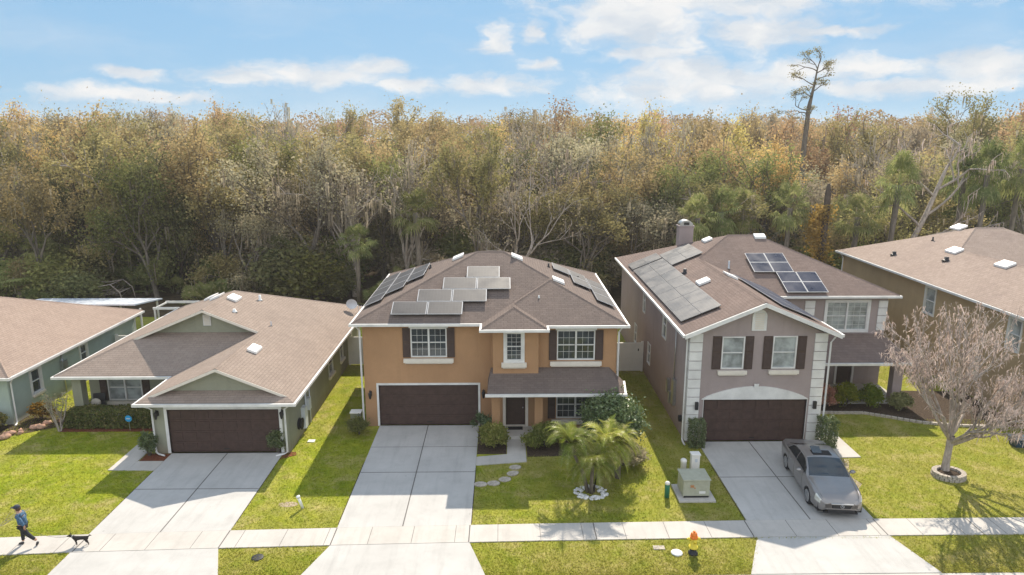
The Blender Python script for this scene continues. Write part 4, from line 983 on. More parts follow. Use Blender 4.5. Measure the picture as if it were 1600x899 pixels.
def forest_tree(seed, H_, cr, mat, nleaf_, size_, moss=0, bark='bark', depth=4, crown=.45, name='broadleaf_tree', lean=.08, spreadv=.75, mossmat='moss', flat=1.0):
    rg = random.Random(seed); g = np.random.default_rng(seed); nleaf = int(nleaf_*1.6); size = size_*.72; cr = cr*.84
    o = thing(name, None, 'tree'); m = MB(); tips = []
    p = Vector((0, 0, -.3)); d = Vector((rg.uniform(-lean, lean), rg.uniform(-lean, lean), 1)).normalized()
    h0_ = H_*crown*rg.uniform(.45, .8); P = [p]
    for i in range(4):
        d = (d+Vector((rg.uniform(-.12, .12), rg.uniform(-.12, .12), 0))).normalized(); p = p+d*(h0_/4); P.append(p)
    r0 = H_*.019; m.tube(P, [r0*1.25, r0, r0*.92, r0*.86, r0*.82], 8, False)
    for k in range(rg.randint(3, 5)):
        a = k*2.1+rg.uniform(-.5, .5); e = rg.uniform(.08, .62)*spreadv
        nd = Vector((math.cos(a)*math.sin(e), math.sin(a)*math.sin(e), math.cos(e)))
        grow(m, tips, P[-1 if k < 3 else -2], nd, r0*.62, H_*rg.uniform(.2, .34), depth-1, rg, .62, 0, .03, (2, 3), .22, 6, .055, .76)
    for k in range(3):       # low side limbs
        a = rg.uniform(0, 6.28); grow(m, tips, P[rg.choice([2, 3])], Vector((math.cos(a)*.8, math.sin(a)*.8, .6)).normalized(), r0*.35, H_*.13, 2, rg, .7, 0, .03, (2, 2), .25, 5, .02)
    tr = m.build('trunk', MT[bark], o)
    T = np.array([tuple(q[0]) for q in tips if q[2] <= 1]); 
    zmax = T[:, 2].max(); sc = H_/zmax
    # leaf clumps round the twig ends
    if nleaf:
        C_ = T[g.integers(0, len(T), nleaf)]
        cl = g.normal(size=(nleaf, 3))*np.array([cr, cr, cr*1.05*flat])*g.choice([.45, .8, 1.1], size=(nleaf, 1))
        Pl = C_+cl*.42
        den = np.sin(Pl[:, 0]*2.3+seed)+np.sin(Pl[:, 1]*2.1+seed*2)+np.sin(Pl[:, 2]*1.9+seed*3)
        Pl = Pl[(Pl[:, 2] > H_*.12) & (den > -1.1+g.normal(size=len(Pl))*.5)]
        quads('crown', leafquads(Pl, size, .7), mat, o)
    moss = int(moss*.55)
    if moss:
        idx = g.integers(0, len(T), moss); B = T[idx]+g.normal(size=(moss, 3))*.25; Lm = g.uniform(.4, 1.7, moss)
        Q = []
        for b, l in zip(B, Lm):
            for k in range(3):
                a = g.uniform(0, 6.28); w_ = g.uniform(.03, .09); dx, dy = math.cos(a)*w_, math.sin(a)*w_; j = g.normal(size=2)*.1; ll = l*g.uniform(.6, 1)
                Q.append([(b[0]-dx+j[0], b[1]-dy+j[1], b[2]), (b[0]+dx+j[0], b[1]+dy+j[1], b[2]), (b[0]+dx*.5+j[0]*1.3, b[1]+dy*.5+j[1], b[2]-ll), (b[0]-dx*.2+j[0]*1.3, b[1]-dy*.2+j[1], b[2]-ll*1.1)])
        quads('hanging_moss', np.array(Q), MT[mossmat], o)
    return o
def fan_palm(seed, H_, fr=34, size=1.0):
    rg = random.Random(seed); o = thing('cabbage_palm', None, 'palm')
    m = MB(); bx, by = rg.uniform(-.4, .4), rg.uniform(-.4, .4)
    m.tube([(0, 0, -.2), (bx*.3, by*.3, H_*.4), (bx, by, H_)], [.22, .17, .2], 8); m.build('trunk', MT['palmtrunk'], o)
    Q = []
    for k in range(fr):
        a = k*2.4; el = R(rg.uniform(-50, 80)); d = Vector((math.cos(a)*math.cos(el), math.sin(a)*math.cos(el), math.sin(el)))
        st = rg.uniform(.8, 1.15)*size; c = Vector((bx, by, H_))+d*st; side = d.cross(Vector((0, 0, 1))).normalized()
        Q.append([Vector((bx, by, H_))-side*.02, Vector((bx, by, H_))+side*.02, c+side*.015, c-side*.015])
        up = side.cross(d)
        for j in range(15):
            t_ = R(-115+230*j/14); q = d*math.cos(t_)+side*math.sin(t_)+up*.12*math.cos(3*t_); ll = .85*size*(1-.25*abs(t_)/2)
            w_ = (side*math.cos(t_)-d*math.sin(t_))*.05*size; mid = c+q*ll*.55; end = c+q*ll+Vector((0, 0, -.28*size))
            Q.append([c, mid-w_, end, mid+w_])
    quads('fronds', np.array([[tuple(v) for v in q] for q in Q]), L['palm'], o); return o
def palmetto(seed, fr=22, size=.9):
    rg = random.Random(seed); o = thing('palmetto', None, 'shrub'); Q = []
    for k in range(fr):
        a = k*2.4; el = R(rg.uniform(15, 75)); d = Vector((math.cos(a)*math.cos(el), math.sin(a)*math.cos(el), math.sin(el)))
        b0 = Vector((rg.uniform(-.5, .5), rg.uniform(-.5, .5), .1)); st = rg.uniform(.7, 1.3)*size; c = b0+d*st; side = d.cross(Vector((0, 0, 1))).normalized(); up = side.cross(d)
        Q.append([b0-side*.015, b0+side*.015, c+side*.012, c-side*.012])
        for j in range(13):
            t_ = R(-95+190*j/12); q = d*math.cos(t_)+side*math.sin(t_)+up*.15; ll = .62*size
            w_ = (side*math.cos(t_)-d*math.sin(t_))*.045; mid = c+q*ll*.55; Q.append([c, mid-w_, c+q*ll+Vector((0, 0, -.12)), mid+w_])
    quads('fronds', np.array([[tuple(v) for v in q] for q in Q]), L['palm'], o)
    m = MB(); m.tube([(0, 0, 0), (.1, 0, .25)], [.12, .08], 6); m.build('trunk', MT['palmtrunk'], o); return o

kinds = {}
kinds['olive'] = [forest_tree(101+i, 12, 1.5, L['olive'], 7500, .30, 110, 'barkpale' if i == 0 else 'bark') for i in range(3)]
kinds['tan'] = [forest_tree(121+i, 12, 1.5, L['tan'], 6500, .30, 60, 'barkpale' if i == 1 else 'bark') for i in range(3)]
kinds['gold'] = [forest_tree(141+i, 12, 1.4, L['gold'], 6000, .30, 30) for i in range(2)]
kinds['green'] = [forest_tree(161+i, 12, 1.5, L['green'], 7500, .30, 30) for i in range(2)]
kinds['grey'] = [forest_tree(181+i, 12, 1.5, L['grey'], 5500, .28, 160) for i in range(3)]
kinds['rust'] = [forest_tree(191, 12, 1.3, L['rust'], 5000, .28, 10)]
kinds['bare'] = [forest_tree(201+i, 12, 1.3, L['grey'], 900, .22, 170, 'barkpale', 5) for i in range(2)]
kinds['dark'] = [forest_tree(221+i, 12, 1.7, L['dark'], 8500, .28, 60, 'barkdark', 4, .3) for i in range(2)]
LOOK = {k: ('', a, g) for k, a, g in (('olive', 'broad olive tree', 'olive trees of the wood'), ('tan', 'tan autumn tree', 'tan autumn trees of the wood'), ('gold', 'golden leaved tree', 'golden trees of the wood'),
        ('green', 'fresh green tree', 'green trees of the wood'), ('grey', 'grey mossy tree', 'grey mossy trees of the wood'), ('rust', 'rust red tree', 'rust red trees of the wood'), ('bare', 'pale bare mossy tree', 'bare mossy trees of the wood'), ('dark', 'dark evergreen tree', 'dark evergreens of the wood'))}
BEHIND = [(-999, -560, 'behind the pale blue green house'), (-560, -440, 'behind the white patio cover'), (-440, -330, 'behind the sage roof ridge'), (-330, -190, 'behind the sage roof right end'), (-190, -80, 'behind the ochre roof left side'),
          (-80, 30, 'behind the ochre roof ridge'), (30, 130, 'behind the ochre roof right side'), (130, 230, 'between ochre roof and chimney'), (230, 350, 'behind the chimney and mauve roof'), (350, 470, 'behind the mauve roof right side'),
          (470, 620, 'behind the tan roof left end'), (620, 999, 'behind the tan roof ridge')]
used = set(); ORDER = {}
def put(kind, x, y, h, extra=None):
    vs = kinds[kind]; k = rnd.randrange(len(vs)); src = vs[k]
    if src.name not in used: used.add(src.name); o = src
    else: o = copy_tree(src)
    sc = h/12.0; w_ = rnd.uniform(.85, 1.15)*(.55+.45*sc)/sc*1.0
    o.location = (x, y, 0); o.rotation_euler = (0, 0, rnd.uniform(0, 6.28)); o.scale = (sc*w_, sc*w_, sc)
    u = x/y*1000
    zone = next(z for a, b, z in BEHIND if a <= u < b)
    depth = 'in the front row' if y < 66 else ('in mid wood' if y < 92 else 'on the far skyline')
    o['label'] = extra or (LOOK[kind][1]+' '+depth+' '+zone); o['group'] = LOOK[kind][2] if not extra else 'notable trees of the wood'
    if not extra: ORDER.setdefault(o['label'], []).append((u, o))
    return o
def pick(y):
    if y < 64: pool = ['olive']*4+['green']*2+['grey']*4+['dark']*3+['bare']*4+['tan']*2
    elif y < 78: pool = ['olive']*4+['tan']*4+['grey']*3+['green']*2+['bare']*2+['gold']*1+['dark']*2
    elif y < 100: pool = ['olive']*3+['tan']*6+['gold']*3+['grey']*3+['green']
    else: pool = ['tan']*7+['gold']*2+['olive']*4+['grey']*2+['rust']+['dark']
    return rnd.choice(pool)
rows = [(58.5, 5.0), (62.5, 4.9), (66.5, 5.0), (71, 5.2), (76, 5.6), (82, 6), (89, 6.6), (97, 7.2), (107, 8.2), (119, 9.4), (132, 10.5)]
for i, (y0, sp) in enumerate(rows):
    half = y0*.80+4; x = -half+rnd.uniform(0, sp)
    while x < half:
        y = y0+rnd.uniform(-2, 2)
        if y0 == 59 and rnd.random() < .35: x += sp; continue
        h = 10.9+(y-58)*.125+rnd.uniform(-2.6, 2.2)
        if y > 92: h = 14.2+(y-92)*.022+rnd.uniform(-2.0, 1.9)
        if y < 70 and x/y > .1: h -= .6
        if y < 60.5 and .30 < x/y < .80: h *= .72
        put(pick(y), x+rnd.uniform(-1.3, 1.3), y, h)
        x += sp*rnd.uniform(.8, 1.2)
# notable trees
def at_u(px, y): return y*(px-786)/FPX
put('rust', at_u(60, 100), 100, 14.6, 'orange red tree on the skyline at the far left'); put('rust', at_u(865, 86), 86, 14.8, 'rust topped tree on the skyline above the ochre roof')
put('rust', at_u(1300, 92), 92, 14.2, 'rust red tree on the skyline right of the tall pine')
put('grey', at_u(900, 72), 72, 15.6, 'tallest mossy oak, standing behind the right half of the ochre roof')
put('grey', at_u(945, 74), 74, 15.2, 'tall mossy oak with silvery crown next to the tallest one')
put('olive', at_u(540, 95), 95, 15.8, 'tall olive tree breaking the skyline left of the middle')
put('grey', at_u(1500, 80), 80, 15.2, 'tall mossy tree on the skyline near the right edge')
# far canopy that reads as one mass
g2 = np.random.default_rng(5); n = 130000
X_ = g2.uniform(-230, 230, n); Y_ = 138+190*g2.random(n)**1.8; Zc = 15.6+1.2*np.sin(X_*.13+Y_*.21)+1.0*np.sin(X_*.31-Y_*.11)+.7*np.sin(X_*.71)
Pf = np.stack([X_, Y_, Zc-g2.exponential(1.4, n)], 1)
fw = quads('far_wood', leafquads(Pf, .5, .7), L['tan']); tag(fw, 'far wooded canopy stretching to the horizon', 'wood', None, 'stuff')
# tall dead pine, leaning bare tree, vine snag
pine = thing('pine_tree', 'tall thin pine with sparse tufts standing high above the wood', 'tree', (at_u(1253, 70), 70, 0))
m = MB(); tips = []; rg = random.Random(3)
P = [(0, 0, 0), (-.1, 0, 6), (-.25, 0, 12), (-.1, 0, 17.2)]; m.tube(P, [.38, .33, .28, .22], 8, False)
m.tube([(-.1, 0, 17.2), (.05, 0, 18.2), (.25, 0, 19.6), (.4, 0, 21.0), (.6, 0, 22.0)], [.22, .15, .11, .07, .03], 7, False)
for (z, dx, dz, ln) in ((16.6, -1, .12, 2.2), (16.9, -.9, .3, 1.6), (18.2, -.9, .5, 1.3), (18.8, .9, .5, .9), (19.4, -.9, .45, 1.4), (19.9, .9, .4, 1.1), (20.6, .8, .6, 1.3), (20.8, -.9, .5, 1.5), (21.4, .3, .8, 1.0), (21.0, -.5, .8, 1.2), (16.4, .8, .5, .6), (18.0, -.4, .9, 1.4)):
    bx = np.interp(z, [12, 17.2, 18.2, 19.6, 21, 22], [-.25, -.1, .05, .25, .4, .6])
    grow(m, tips, Vector((bx, 0, z)), Vector((dx, rg.uniform(-.4, .4), dz)).normalized(), .06, ln*.9, 3, rg, .8, 0, .018, (2, 3), .28, 5, .04, .6)
m.build('trunk', MT['bark'], pine); pine.scale = (1, 1, .955)
T = np.array([tuple(q[0]) for q in tips if q[2] == 0]); C_ = T[g2.integers(0, len(T), 2200)]+g2.normal(size=(2200, 3))*np.array([.22, .22, .1]); quads('crown', leafquads(C_, .16, .5), L['olive'], pine)
ln_ = thing('bare_tree', 'pale leaning bare tree behind the tan house roof', 'tree', (at_u(1385, 55), 55, 0))
m = MB(); tips = []; rg = random.Random(9)
m.tube([(0, 0, 0), (2.0, 0, 4), (3.6, .3, 7.5), (4.9, .6, 11)], [.28, .23, .19, .14], 8, False)
for (p, d, l) in (((2.6, .1, 5.4), (.9, -.2, .5), 3), ((3.6, .3, 7.5), (.9, -.3, .5), 3.2), ((4.4, .45, 9.6), (.8, 0, .6), 2.6), ((4.9, .6, 11), (.5, .2, .9), 2.4), ((3.2, .2, 6.6), (-.7, -.2, .6), 2.8), ((4.2, .4, 9), (-.6, 0, .7), 2.6)):
    grow(m, tips, Vector(p), Vector(d).normalized(), .12, l, 3, rg, .8, 0, .02, (2, 3), .2, 5, .02)
m.build('trunk', MT['barkpale'], ln_)
Tm = [tuple(q[0]) for q in tips]; Q = []
for k in range(420):
    b = Tm[g2.integers(0, len(Tm))]; ll = g2.uniform(.2, .8); w_ = g2.uniform(.02, .06); Q.append([(b[0]-w_, b[1], b[2]), (b[0]+w_, b[1]+w_, b[2]), (b[0]+w_*.4, b[1], b[2]-ll), (b[0]-w_*.2, b[1], b[2]-ll)])
quads('hanging_moss', np.array(Q), MT['mosspink'], ln_)
sn = thing('vine_covered_snag', 'dead brown trunk wrapped in yellow vine behind the mauve roof', 'tree', (at_u(1292, 53.5), 53.5, 0))
m = MB(); m.tube([(0, 0, 0), (.05, 0, 5), (.12, 0, 9.6), (.1, 0, 10.2)], [.36, .3, .24, .1], 8); m.build('trunk', MT['barkdark'], sn)
C_ = np.stack([g2.normal(size=3500)*.42-.35, g2.normal(size=3500)*.4, g2.uniform(.5, 8.6, 3500)], 1); C_[:, 0] += .35*np.sin(C_[:, 2]*1.7)
quads('vine', leafquads(C_, .22, .7), L['vine'], sn)
# cabbage palms and palmettos, understorey
palms = [fan_palm(300+i, 5.5) for i in range(3)]; upm = set()
PP = [(555, 56, 5.4, 'cabbage palm left of the ochre roof at the edge of the wood'), (655, 57, 7.6, 'cabbage palm standing above the ochre solar panels'), (1100, 54.5, 7.4, 'cabbage palm behind the chimney'), (1132, 55.5, 7.8, 'cabbage palm right of the chimney'),
      (1235, 54.5, 8.2, 'cabbage palm left of the yellow vine'), (1398, 54.5, 10.0, 'tall cabbage palm beside the leaning bare tree'), (1540, 54.5, 10.8, 'tall cabbage palm above the tan roof near the right edge'), (1590, 56, 11.2, 'cabbage palm cut by the right edge'),
      (1505, 57, 10.4, 'tall cabbage palm left of the two at the right edge'), (20, 56, 2.6, 'low cabbage palm at the left edge of the wood'), (60, 58, 4.5, 'cabbage palm behind the left bare trunk'), (430, 57, 4.6, 'cabbage palm behind the sage roof'), (1165, 57, 7.6, 'cabbage palm between the chimney and tall pine'), (1340, 55, 7.4, 'cabbage palm right of the yellow vine'), (1080, 55, 5.6, 'low cabbage palm just left of the chimney')]
for i, (px, y, h, lb) in enumerate(PP):
    src = palms[i % 3]
    if src.name in upm: o = copy_tree(src)
    else: upm.add(src.name); o = src
    sc = h/5.5; o.location = (at_u(px, y), y, 0); o.rotation_euler = (0, 0, i*1.3); q = rnd.uniform(1.0, 1.25); o.scale = (q, q, sc); tag(o, lb, None, 'cabbage palms of the wood')
pms = [palmetto(400+i) for i in range(3)]; upp = set()
def zone_of(x, y): return next(z for a, b, z in BEHIND if a <= x/y*1000 < b)
for i in range(90):
    y = rnd.uniform(54.5, 66); x = rnd.uniform(-.78, .78)*y
    src = pms[i % 3]
    if src.name in upp: o = copy_tree(src)
    else: upp.add(src.name); o = src
    q = rnd.uniform(.9, 1.7); o.location = (x, y, 0); o.rotation_euler = (0, 0, rnd.uniform(0, 6)); o.scale = (q, q, q*rnd.uniform(.9, 1.3)); tag(o, 'low palmetto fan clump '+zone_of(x, y), None, 'palmettos under the trees'); ORDER.setdefault(o['label'], []).append((x/y, o))
us = [bush('understorey_shrub', None, 'shrub', (0, 0, 0), (1.5, 1.3, 1.3), 4200, mm, .2, None, True, 'ball', .24, 30) for mm in (L['dark'], L['green'], L['hedge2'], L['grey'])]; uu = set()
for i in range(120):
    y = rnd.uniform(55, 75); x = rnd.uniform(-.78, .78)*y; src = us[i % 4]
    if src.name in uu: o = copy_tree(src)
    else: uu.add(src.name); o = src
    q = rnd.uniform(.8, 1.9); o.location = (x, y, 0); o.rotation_euler = (0, 0, rnd.uniform(0, 6)); o.scale = (q*1.2, q*1.2, q)
    tag(o, ('dark', 'fresh green', 'yellowish', 'silvery')[i % 4]+' undergrowth shrub '+zone_of(x, y), 'shrub', 'undergrowth shrubs of the wood'); ORDER.setdefault(o['label'], []).append((x/y, o))
NUM = ['', 'second', 'third', 'fourth', 'fifth', 'sixth', 'seventh', 'eighth', 'ninth', 'tenth', 'eleventh', 'twelfth']
for lb, lst in ORDER.items():
    if len(lst) > 1:
        lst.sort(key=lambda q: q[0]); n_ = len(lst)
        for i, (u_, o_) in enumerate(lst):
            o_['label'] = lb+(', leftmost such' if i == 0 else (', rightmost such' if i == n_-1 else ', '+NUM[min(i, 11)]+' from left' if i < (n_+1)//2+1 or n_-i > 11 else ', '+NUM[min(n_-1-i, 11)]+' from right'))
# dome frame with net in the back yard
tr = thing('climbing_frame', 'rusty curved frame with sagging net at the edge of the wood on the left', 'climbing frame', (-33.5, 56.5, 0))
m = MB()
for yy in (-1, 1): m.tube([(-2.2, yy, 0), (-2.1, yy, 1.2), (-1.0, yy, 1.9), (0, yy, 1.7), (1.4, yy, 1.95), (2.1, yy, 1.3), (2.3, yy, 0)], .035, 6)
for x, z in ((-2.1, 1.2), (-1, 1.9), (1.4, 1.95), (2.1, 1.3)): m.tube([(x, -1, z), (x, 1, z)], .03, 6)
m.build('frame', MT['barkpale'], tr)
m = MB()
for k in range(12): x = -1.9+k*.33; z = 1.2+.35*math.sin(k*.9); m.tube([(x, -1, z), (x, 0, z-.25), (x, 1, z)], .012, 4)
for k in range(5): y_ = -1+k*.5; m.tube([(-1.9, y_, 1.15), (0, y_, .95), (1.9, y_, 1.2)], .012, 4)
m.build('net', MT['barkpale'], tr)

# =================================================================== the bare mossy lawn tree
bt = thing('bare_lawn_tree', 'leafless greyish pink tree draped in moss inside a stone ring on the right lawn', 'tree', (18.75, 26.7, 0))
rg = random.Random(21); m = MB(); tips = []
m.tube([(0, 0, 0), (.0, 0, .5), (.03, 0, 1.1), (.05, 0, 1.7)], [.19, .15, .14, .15], 10, False)
for k in range(13):
    a = k*2.4+.3; e = R(18+50*((k*.37) % 1)) if k < 11 else R(8); zz_ = 1.25+.5*((k*.61) % 1)
    d = Vector((math.cos(a)*math.sin(e), math.sin(a)*math.sin(e), math.cos(e)))
    grow(m, tips, Vector((.03, 0, zz_)), d, .075, 2.0 if e < R(40) else 1.6, 4, rg, .5, 0, .009, (2, 3), .12, 6, .06, .76)
m.build('trunk', MT['barkpale'], bt)
Tm = np.array([tuple(q[0]) for q in tips if q[2] <= 3]); print('lawn tree extents', Tm.min(0), Tm.max(0))
Q = []
for k in range(6500):
    b = Tm[nr.integers(0, len(Tm))]+nr.normal(size=3)*.05; ll = nr.uniform(.04, .2)*(2.6 if nr.random() < .05 else 1); w_ = nr.uniform(.008, .026); a = nr.uniform(0, 6.28); dx, dy = math.cos(a)*w_, math.sin(a)*w_; jx, jy = nr.normal(size=2)*.07
    Q.append([(b[0]-dx, b[1]-dy, b[2]+.02), (b[0]+dx, b[1]+dy, b[2]+.02), (b[0]+dx*.4+jx, b[1]+dy*.4+jy, b[2]-ll), (b[0]-dx*.4+jx, b[1]-dy*.4+jy, b[2]-ll*.9)])
quads('hanging_moss', np.array(Q), MT['mosspink'], bt)
rng_ = thing('tree_ring', 'low stone ring round the foot of the bare lawn tree', 'tree ring', (18.72, 26.4, 0))
m = MB(); N = 22
for k in range(N):
    for lv in range(2):
        a0 = 2*math.pi*(k+.5*lv)/N+.02; a1 = 2*math.pi*(k+1+.5*lv)/N-.02; ro, ri = .68-.02*lv, .47
        pts = [(ro*math.cos(a0), ro*math.sin(a0)*.85), (ro*math.cos(a1), ro*math.sin(a1)*.85), (ri*math.cos(a1), ri*math.sin(a1)*.85), (ri*math.cos(a0), ri*math.sin(a0)*.85)]
        m.prism([(x, y, .12*lv) for x, y in pts], (0, 0, .115))
m.build('stone_edging', MT['stone'], rng_)
m = MB(); m.lathe([(0, .0), (.47, .0), (.45, .14), (0, .16)], (0, 0, 0), 20); m.v = [(x, y*.85, z) for x, y, z in m.v]; m.build('soil_fill', MT['soil'], rng_)
# bare twigs bottom-left: a young street tree rooted just outside the frame
tw = thing('young_bare_tree', 'thin bare street tree poking in at the lower left corner', 'tree', (-17.0, 19.5, 0))
m = MB(); tips = []; rg = random.Random(5); m.tube([(0, 0, 0), (-.1, 0, .6), (-.1, .1, 1.3)], [.06, .05, .035], 6, False)
for k in range(9):
    a = k*2.4; e = R(rg.uniform(20, 60)); grow(m, tips, Vector((-.1, .05, .45+k*.09)), Vector((math.cos(a)*math.sin(e), math.sin(a)*math.sin(e)+.15, math.cos(e))).normalized(), .022, .8, 3, rg, .6, 0, .009, (1, 3), .15, 4, .02, .75)
m.build('trunk', MT['barkpale'], tw)
# small pollarded crape myrtle by the hedge
cm = thing('crape_myrtle', 'small pale pollarded tree at the left end of the hedge', 'tree', (-21.5, 31.4, 0))
m = MB(); tips = []
for k in range(4): a = k*1.57; grow(m, tips, Vector((math.cos(a)*.05, math.sin(a)*.05, 0)), Vector((math.cos(a)*.22, math.sin(a)*.22, 1)).normalized(), .05, 1.0, 2, rg, .6, 0, .01, (2, 3), .1, 6, .02, .55)
m.build('trunk', MT['barkpale'], cm)
T = np.array([tuple(q[0]) for q in tips if q[2] == 0]); quads('crown', leafquads(T[nr.integers(0, len(T), 500)]+nr.normal(size=(500, 3))*.13, .09), L['grey'], cm)

# =================================================================== small things
t = world_thing('transformer_box', 'green metal transformer cabinet on a concrete pad beside the mauve driveway', 'utility box', (7.6, 25.0, 0))
m = MB(); m.box(6.85, 8.3, 24.4, 25.75, 0, .09); m.build('concrete_pad', MT['walk'], t, .015)
m = MB(); m.prism([(7.05, 24.65, .1), (8.1, 24.65, .1), (8.1, 25.55, .1), (7.05, 25.55, .1)], (0, 0, .72)); m.build('cabinet', MT['green_box'], t, .02)
m = MB(); m.box(7.02, 8.13, 24.61, 25.58, .82, .87); m.build('lid', MT['green_box'], t, .02)
m = MB(); m.box(7.68, 7.93, 24.632, 24.647, .27, .37); m.build('label_plate', MT['white'], t)
m = MB(); m.box(7.33, 7.47, 24.632, 24.647, .53, .63); m.box(7.48, 7.53, 24.632, 24.647, .48, .53); m.build('warning_sticker', M_plain('faded orange', (.42, .2, .09), .7, .4, 30), t)
m = MB(); m.box(7.08, 8.07, 24.635, 24.648, .105, .17); m.build('louvre', MT['dark'], t)
t = world_thing('cable_pedestal', 'tall pale plastic pedestal behind the transformer cabinet', 'pedestal', (7.95, 26.3, 0))
m = MB(); m.box(7.76, 8.1, 26.15, 26.42, 0, 1.12); m.build('body', MT['vinyl'], t, .015); m = MB(); m.box(7.73, 8.13, 26.12, 26.45, 1.12, 1.2); m.build('cap', MT['vinyl'], t, .02); m = MB(); m.box(7.9, 8.0, 26.138, 26.148, .85, 1.0); m.build('label_plate', MT['alum'], t)
t = world_thing('cable_pedestal', 'short round pale pedestal left of the tall one', 'pedestal', (7.45, 26.3, 0))
m = MB(); m.lathe([(.12, 0), (.12, .78), (.13, .8), (.13, .88), (.08, .93), (0, .94)], (7.47, 26.3, 0), 14); m.build('body', MT['vinyl'], t)
t = world_thing('marker_post', 'green round-topped cable post left of the transformer cabinet', 'post', (6.45, 24.85, 0))
m = MB(); m.lathe([(.10, 0), (.10, .5), (.095, .6), (.07, .66), (0, .69)], (6.47, 24.85, 0), 14); m.build('body', MT['green_post'], t); m = MB(); m.lathe([(.105, .58), (.10, .63), (.075, .67), (0, .70)], (6.47, 24.85, 0), 14); m.build('cap', MT['vinyl'], t)
t = world_thing('fire_hydrant', 'orange and yellow fire hydrant with black foot on the verge', 'hydrant', (6.5, 21.1, 0))
hx, hy = 6.5, 21.1
m = MB(); m.lathe([(.17, 0), (.17, .05), (.11, .06), (.11, .24), (.0, .24)], (hx, hy, 0), 16); m.build('foot', MT['dark'], t)
m = MB(); m.lathe([(.16, .24), (.16, .28), (.12, .29), (.115, .58), (0, .58)], (hx, hy, 0), 16); m.build('barrel', MT['yellow'], t)
m = MB(); m.lathe([(.11, .58), (.115, .62), (.14, .63), (.14, .67), (.115, .68), (.11, .76), (.08, .81), (.04, .82), (.04, .88), (0, .885)], (hx, hy, 0), 16, False); m.build('bonnet', MT['orange'], t)
m = MB()
for sx in (-1, 1): m.tube([(hx+sx*.09, hy, .57), (hx+sx*.2, hy, .57)], .05, 8); m.tube([(hx+sx*.2, hy, .57), (hx+sx*.235, hy, .57)], .025, 5)
m.tube([(hx, hy-.09, .55), (hx, hy-.2, .55)], .065, 10); m.build('nozzle', MT['yellow'], t)
t = world_thing('cover_plate', 'white round utility cover on the verge beside the hydrant', 'cover', (5.95, 21.1, 0)); m = MB(); m.lathe([(.2, 0), (.2, .04), (.17, .06), (0, .065)], (5.95, 21.12, 0), 16); m.build('lid', MT['pvc'], t)
t = world_thing('meter_box', 'sunken water meter box left of the white cover', 'meter box', (5.4, 21.45, 0)); m = MB(); m.box(5.2, 5.6, 21.33, 21.55, 0, .03); m.build('lid', MT['stone'], t)
t = world_thing('meter_box', 'dark round lid in the verge between the two left aprons', 'meter box', (-8.4, 21.05, 0)); m = MB(); m.lathe([(.2, 0), (.2, .03), (.18, .035), (0, .035)], (-8.4, 21.05, 0), 16); m.build('lid', MT['dark'], t)
t = world_thing('valve_box', 'small white valve lid in the grass beside the sage house', 'valve box', (-9, 30.1, 0)); m = MB(); m.box(-9.17, -8.85, 30.0, 30.25, 0, .035); m.build('lid', MT['pvc'], t)
t = world_thing('standpipe', 'leaning white pipe stub with worn soil patch between two driveways', 'pipe', (-7.78, 24.2, 0))
m = MB(); m.tube([(-7.75, 24.2, 0), (-7.9, 24.2, .5)], .055, 10); m.tube([(-7.885, 24.2, .45), (-7.905, 24.2, .53)], .075, 10); m.build('pipe', MT['pvc'], t)
m = MB(); m.poly([(-8.4+.3*math.cos(a)*1.3, 24.5+.2*math.sin(a), .006) for a in np.linspace(0, 6.2, 12)]); m.build('soil_patch', M_plain('dry sandy soil', (.34, .27, .19), .95, .35, 8), t)
t = world_thing('utility_cabinet', 'grey white-topped cabinet against the left wall of the ochre house', 'utility box', (-7.2, 32.1, 0))
m = MB(); m.box(-7.55, -7.05, 31.9, 32.3, 0, .62); m.build('body', MT['steel'], t, .01); m = MB(); m.box(-7.58, -7.02, 31.87, 32.33, .62, .68); m.build('lid', MT['vinyl'], t, .01)
t = world_thing('yard_sign', 'small blue sign staked in front of the long hedge', 'sign', (-18.15, 31.45, 0))
m = MB(); m.box(-18.16, -18.13, 31.44, 31.46, 0, .5); m.build('stake', MT['steel'], t); m = MB(); m.prism([(-18.15+.17*math.cos(a), 31.43, .62+.17*math.sin(a)) for a in np.linspace(R(22.5), R(337.5), 8)], (0, .009, 0)); m.build('face', MT['blue_sign'], t)
m = MB(); m.box(-18.24, -18.06, 31.42, 31.429, .60, .64); m.build('white_band', MT['white'], t)
t = world_thing('door_mat', 'dark door mat before the ochre front door', 'mat', (.55, 31.1, .15)); m = MB(); m.box(.2, .92, 30.95, 31.3, .152, .17); m.build('mat', MT['black'], t)
t = world_thing('recycling_bin', 'dark blue recycling tub against the tan wall at the right edge', 'bin', (23.9, 29.2, 0))
m = MB(); m.add([(23.5, 29, 0), (24.3, 29, 0), (24.3, 29.45, 0), (23.5, 29.45, 0), (23.42, 28.94, .4), (24.38, 28.94, .4), (24.38, 29.51, .4), (23.42, 29.51, .4)], [(3, 2, 1, 0), (0, 1, 5, 4), (1, 2, 6, 5), (2, 3, 7, 6), (3, 0, 4, 7), (4, 5, 6, 7)]); m.build('tub', M_plain('dark blue plastic', (.03, .06, .09), .5), t)
m = MB(); m.box(23.4, 24.4, 28.92, 29.53, .4, .43); m.build('rim', M_plain('blue rim plastic', (.05, .09, .13), .4), t)
